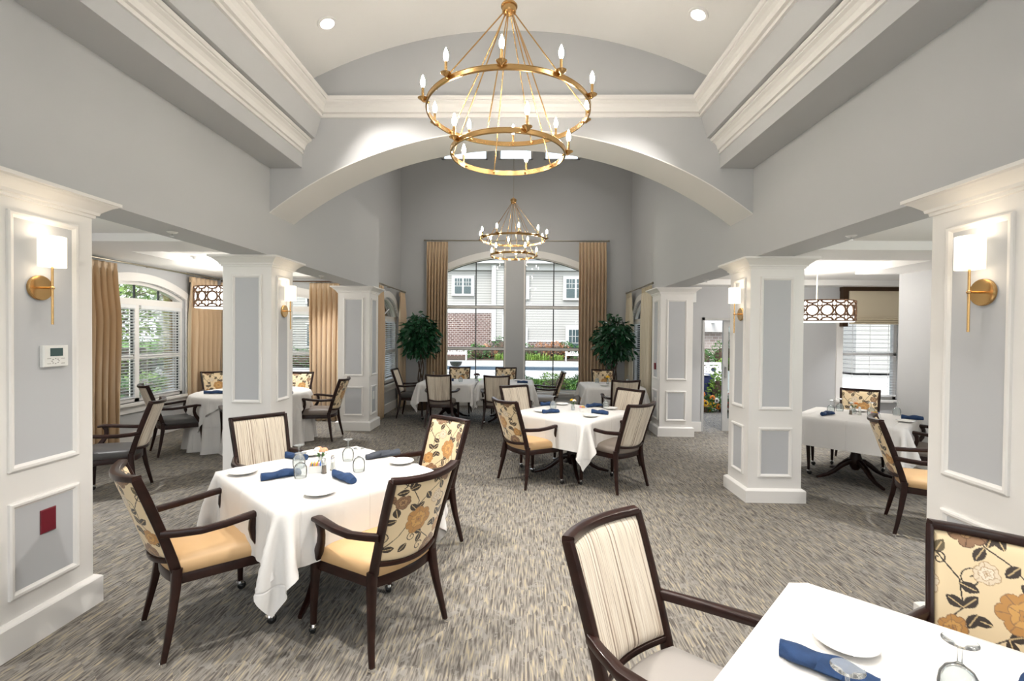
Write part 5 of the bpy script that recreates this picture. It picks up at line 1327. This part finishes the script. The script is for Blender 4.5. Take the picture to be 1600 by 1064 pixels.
for x, y, rx, rz, m, lab, bl in ((-3.3, 35.5, .9, 1.0, 'bush', 'dark green rounded shrub beside the left bench', 0), (-2.6, 36.5, .8, .9, 'bushr', 'russet shrub behind the spiky plants in the left half of the view', 0), (-1.5, 37.2, 1.2, 1.5, 'bush', 'tall dark shrub against the brick at the left half of the view', 0),
        (-1.5, 34.6, .8, .55, 'bushy', 'bright spiky daylily clump left of the window pier', 1), (-.7, 34.8, .7, .5, 'bushy', 'second bright daylily clump beside the window pier', 1),
        (.4, 35.8, .8, 1.0, 'bush', 'dark shrub just right of the window pier', 0), (.5, 34.6, .7, .55, 'bushy', 'bright daylily clump just right of the window pier', 1), (1.4, 34.6, .8, .58, 'bushy', 'bright daylily clump under the russet shrubs', 1), (2.5, 34.7, .6, .5, 'bushy', 'bright daylily clump near the right bench', 1),
        (1.5, 36.4, .9, 1.15, 'bushr', 'russet shrub in the right half of the big window view', 0), (2.6, 36.2, .9, 1.2, 'bushr', 'larger russet shrub farther right in the big window view', 0), (3.4, 36.5, .9, 1.2, 'bush', 'dark shrub behind the right bench', 0), (5.6, 36.5, 1, 1.2, 'bush', 'dark shrub right of the right bench', 0)):
    k_ += 1; shrub(x, y, GZ, rx, rz, m, lab, 110 if bl else 420, .15, .09, k_, blades=bool(bl))
struct('ground_bed', MB().box(-9, 10, 33.9, 39.8, GZ - .1, GZ + .02), M['mulch'], 0)
# low hedge right outside the big window
for i, (x, y, rx, rz, lab) in enumerate(((1.0, 14.6, .75, .62, 'rounded green hedge shrub close outside the big window, behind the side-on chair'), (2.05, 14.5, .7, .72, 'rounded green hedge shrub close outside, right of the side-on chair'), (2.9, 14.6, .7, .7, 'hedge shrub close outside by the right gold curtain'), (.1, 15.2, .7, .5, 'low hedge shrub outside the foot of the window pier'), (-3.0, 14.8, .7, .5, 'low hedge shrub outside behind the left gold curtain'))):
    shrub(x, y, GZ, rx, rz, 'bush' if i % 2 else 'bushy', lab, 1500, .06, .035, 40 + i)
ur = thing('stone_urn', 'white pedestal urn with a dark planter bowl outside the left half of the big window', 'urn', (-2.95, 21.0, GZ))
obj('pedestal', MB().lathe([(.16, 0), (.16, .06), (.09, .10), (.08, .30), (.12, .36), (.12, .40)], 16), M['extwhite'], ur, 40); obj('bowl', MB().lathe([(.08, .40), (.24, .52), (.28, .66), (.26, .66), (.001, .60)], 20), M['darkfr'], ur, 40)
# left garden seen through the aisle windows
def tree(x, y, h, r, label, seed, leafy=True, m='bush'):
    rs = random.Random(seed); t = thing('garden_tree', label, 'tree', (x, y, GZ), 0, 'trees in the left garden')
    obj('trunk', MB().tube([(0, 0, 0), (.05, 0, h * .3), (-.05, .05, h * .62)], .1, 10, rs=[.14, .11, .07]), M['bark'], t, 60)
    mb = MB()
    for k in range(26):
        a = rs.random() * 2 * PI; z0 = h * (.22 + .4 * rs.random()); L = r * (.5 + .6 * rs.random()); e = .3 + .8 * rs.random()
        p = [(0, 0, z0), (L * .5 * math.cos(a), L * .5 * math.sin(a), z0 + L * .45 * e), (L * math.cos(a + .3), L * math.sin(a + .3), z0 + L * .8 * e)]
        mb.tube(p, .03, 5, rs=[.035, .02, .008])
        for q in range(4):
            b = a + rs.gauss(0, .8); s = p[1] if q < 2 else p[2]; l = L * .4
            mb.tube([s, (s[0] + l * math.cos(b), s[1] + l * math.sin(b), s[2] + l * rs.random() * .6)], .01, 4, rs=[.012, .004])
    obj('branches', mb, M['bark'], t, 60)
    if leafy: obj('foliage', leaf_cloud(2200, (0, 0, h * .68), (r, r, h * .34), .16, .10, rs, .1, .2), M[m], t, 0)
tree(-14.5, 16.5, 4.2, 2.4, 'bare-branched tree in the right half of the left aisle window', 5, True, 'bushy'); tree(-21, 18, 7.5, 3.6, 'large leafy tree seen in the left half of the left aisle window', 6); tree(-26, 27, 8, 4, 'leafy tree far out through the left aisle window', 7); tree(-35, 17, 8, 4, 'leafy tree farthest left in the garden', 9)
tree(-20, 30, 7, 3.5, 'leafy tree beyond the left garden path', 12)
for i, (x, y, rx, rz, m, lab) in enumerate(((-9.2, 9.2, .8, .8, 'bush', 'low green shrub right under the left aisle window'), (-9.4, 10.6, .8, .75, 'bush', 'green shrub under the right half of the left aisle window'), (-9.8, 12.2, .8, .7, 'bushy', 'bright shrub outside the left aisle window, right side'),
        (-15.5, 14.5, 1.2, 1.3, 'bushp', 'pink-flowering shrub in the left half of the left aisle window'), (-17.2, 15.8, 1.3, 1.4, 'bush', 'green shrub behind the pink-flowering one'), (-14.8, 17.8, 1.3, 1.5, 'bushy', 'light green shrub left of the bare-branched tree'), (-14.6, 19.9, 1.3, 1.4, 'bush', 'green shrub right of the bare-branched tree'), (-14.4, 22.4, 1.3, 1.3, 'bush', 'green shrub farther along the garden path'))):
    shrub(x, y, GZ, rx, rz, m, lab, 900, .10, .06, 70 + i)
tag(obj('stone_border', MB().box(-12.95, -12.55, 4, 26, GZ - .05, GZ + .35), M['stone'], None, 0), 'low fieldstone border beside the left garden path', 'stone wall')
# white outbuilding seen through the end window
c = thing('white_cottage', 'white-sided house seen through the end window left of the gold curtain', 'building', (-20, 36, GZ))
obj('siding_wall', MB().box(-8, 6, 0, 7, 0, 6.8), M['siding'], c, 0); obj('porch_trim', MB().box(-8.1, 6.1, -.12, 0, 3.0, 3.5).box(-8.3, 6.3, -.5, 0, 6.6, 7.0), M['extwhite'], c, 0)
for x0 in (-6, -2.6, .8, 3.6):
    for z0 in (.9, 4.2):
        fr = obj('window', MB().box(x0 - .15, x0 + 1.45, -.1, 0, z0 - .15, z0 + 1.75), M['extwhite'], c, 0); obj('window_glass', MB().box(x0, x0 + .6, -.13, -.09, z0, z0 + 1.6).box(x0 + .7, x0 + 1.3, -.13, -.09, z0, z0 + 1.6), M['extglass'], fr, 0)
mb = MB().prism([(-.6, 7.0), (7.6, 7.0), (3.5, 9.4)], 'x', -8.4, 6.4); obj('roof', mb, M['roofm'], c, 0)
for i, x in enumerate((-14.5, -12.6, -10.8, -16.4)): shrub(x + 1, 24.5 + i * .3, GZ, 1.2, .9, 'bush', ['clipped hedge shrub in front of the white-sided house', 'clipped hedge shrub right of the first one before the white-sided house', 'clipped hedge shrub nearest the pool before the white-sided house', 'clipped hedge shrub leftmost before the white-sided house'][i], 700, .12, .07, 90 + i)
# right side patio
w = thing('patio_building', 'pale brick building across the patio, seen through the door', 'building', (10, 27, -.1))
obj('brick_wall', MB().box(-4.5, 3.5, 0, 2.5, 0, 2.0), M['palebrick'], w, 0); obj('eave', MB().box(-4.6, 3.6, -.4, 2.5, 2.0, 3.3), M['extwhite'], w, 0)
mb = MB()
for k in range(13): mb.box(-4.4 + k * .6, -4.25 + k * .6, -4.2, -.4, 2.50, 2.6)
mb.box(-4.6, 3.6, -4.3, -4.2, 2.4, 2.65); obj('pergola_slats', mb, M['extwhite'], w, 0)
tw = thing('garden_building', 'grey-sided house outside the right aisle window', 'building', (19.5, 24, -.1)); obj('siding_wall', MB().box(-3, 12, 0, 6, 0, 6.5), M['siding'], tw, 0); obj('porch_trim', MB().box(-3.1, 12.1, -.2, 0, 2.7, 3.1), M['extwhite'], tw, 0)
for x0 in (1.2, 4.2): fr = obj('window', MB().box(x0 - .15, x0 + 1.45, -.1, 0, .85, 2.45), M['extwhite'], tw, 0); obj('window_glass', MB().box(x0, x0 + 1.3, -.13, -.09, 1.0, 2.3), M['extglass'], fr, 0)
for i, (x, y, rx, rz, m, lab) in enumerate(((8.9, 24.3, .9, 1.1, 'bush', 'dark green shrub seen at the left through the patio door'), (10.3, 24.6, .9, 1.3, 'bush', 'taller dark shrub seen through the patio door'), (9.9, 23.0, .6, .6, 'bushy', 'light green shrub before the dark ones through the patio door'))): shrub(x, y, -.02, rx, rz, m, lab, 800, .09, .05, 110 + i)
bench(5.55, 14.6, -.02, R_(10), 'white slatted bench on the patio, seen through the door', 1.3)
pt = thing('patio_table', 'navy-covered table on the patio, at the left of the door view', 'table', (4.42, 12.1, -.02))
mb = MB(); rings = []
for t_, z in ((0, .75), (.3, .70), (1, .02)):
    rings.append([((.36 + .10 * t_) * (1 + .05 * t_ * math.sin(6 * a)) * math.cos(a), (.34 + .10 * t_) * (1 + .05 * t_ * math.sin(6 * a)) * math.sin(a), z) for a in [2 * PI * j / 48 for j in range(48)]])
obj('table_cover', mb.loft(rings), M['navycloth'], pt, 60); obj('runner', MB().box(-.12, .14, -.4, .36, .752, .758), M['whitepetal'], pt, 0)
def bouquet(x, y, z, cols, label, seed, r=.2):
    rs = random.Random(seed); t = thing('flower_arrangement', label, 'flowers', (x, y, z), 0, 'flower arrangements on the patio')
    obj('basket', MB().lathe([(.10, 0), (.14, .14), (.13, .14), (.001, .1)], 18), M['wicker'], t, 40)
    obj('foliage', leaf_cloud(220, (0, 0, .2), (r, r, r * .9), .09, .05, rs, 0, .5), M['bush'], t, 0)
    for k in range(16):
        v = Vector((rs.gauss(0, 1), rs.gauss(0, 1) - .5, rs.gauss(0, 1))).normalized(); p = Vector((v.x * r, v.y * r, .24 + v.z * r * .85)); mb = MB()
        for q in range(8): a = q * PI / 4; mb.ball((p.x + .04 * math.cos(a), p.y - .01, p.z + .04 * math.sin(a)), .027, 6, 4, (1, .5, 1))
        s = obj('blossom', mb, M[cols[k % len(cols)]], t, 60); obj('flower_centre', MB().ball((p.x, p.y - .028, p.z), .022, 6, 4), M['darkflower'], s, 60)
bouquet(4.07, 10.75, -.02, ['yellow', 'yellow', 'orange'], 'yellow sunflower arrangement on the patio floor just outside the door', 3)
bouquet(4.52, 10.75, -.02, ['redpetal', 'whitepetal', 'orange', 'whitepetal'], 'red, white and orange flower arrangement beside the sunflowers', 4)
shrub(4.72, 11.65, -.02, .2, .75, 'bushy', 'bright green potted shrub behind the sunflowers', 500, .07, .04, 130)

# ------------------------------------------------------------------ sky and sun
wd = bpy.data.worlds.new('sky'); scene.world = wd; wd.use_nodes = True
nt = wd.node_tree; N = nt.nodes; L = nt.links; bg = N['Background']
st = N.new('ShaderNodeTexSky'); st.sky_type = 'NISHITA'; st.sun_disc = False; st.sun_elevation = R_(50); st.sun_rotation = R_(200); st.dust_density = 4.0; st.air_density = 1.0
mx = N.new('ShaderNodeMix'); mx.data_type = 'RGBA'; mx.inputs[0].default_value = .88
L.new(st.outputs[0], mx.inputs[6]); mx.inputs[7].default_value = (.93, .97, 1.0, 1)
L.new(mx.outputs[2], bg.inputs['Color']); bg.inputs['Strength'].default_value = 1.7
sl = bpy.data.lights.new('sun', 'SUN'); sl.energy = 1.4; sl.angle = R_(12); sl.color = (1, .97, .92)
so = bpy.data.objects.new('sun', sl); COL.objects.link(so); so.rotation_euler = (R_(38), 0, R_(-25))
scene.view_settings.view_transform = 'Standard'; scene.view_settings.look = 'None'; scene.view_settings.gamma = 1.0
scene.view_settings.exposure = 0.34; scene.view_settings.use_curve_mapping = False
scene.cycles.max_bounces = 8; scene.cycles.diffuse_bounces = 4; scene.cycles.transmission_bounces = 8; scene.cycles.transparent_max_bounces = 12
scene.cycles.use_light_tree = True; scene.cycles.caustics_refractive = False; scene.cycles.caustics_reflective = False; scene.cycles.sample_clamp_indirect = 6
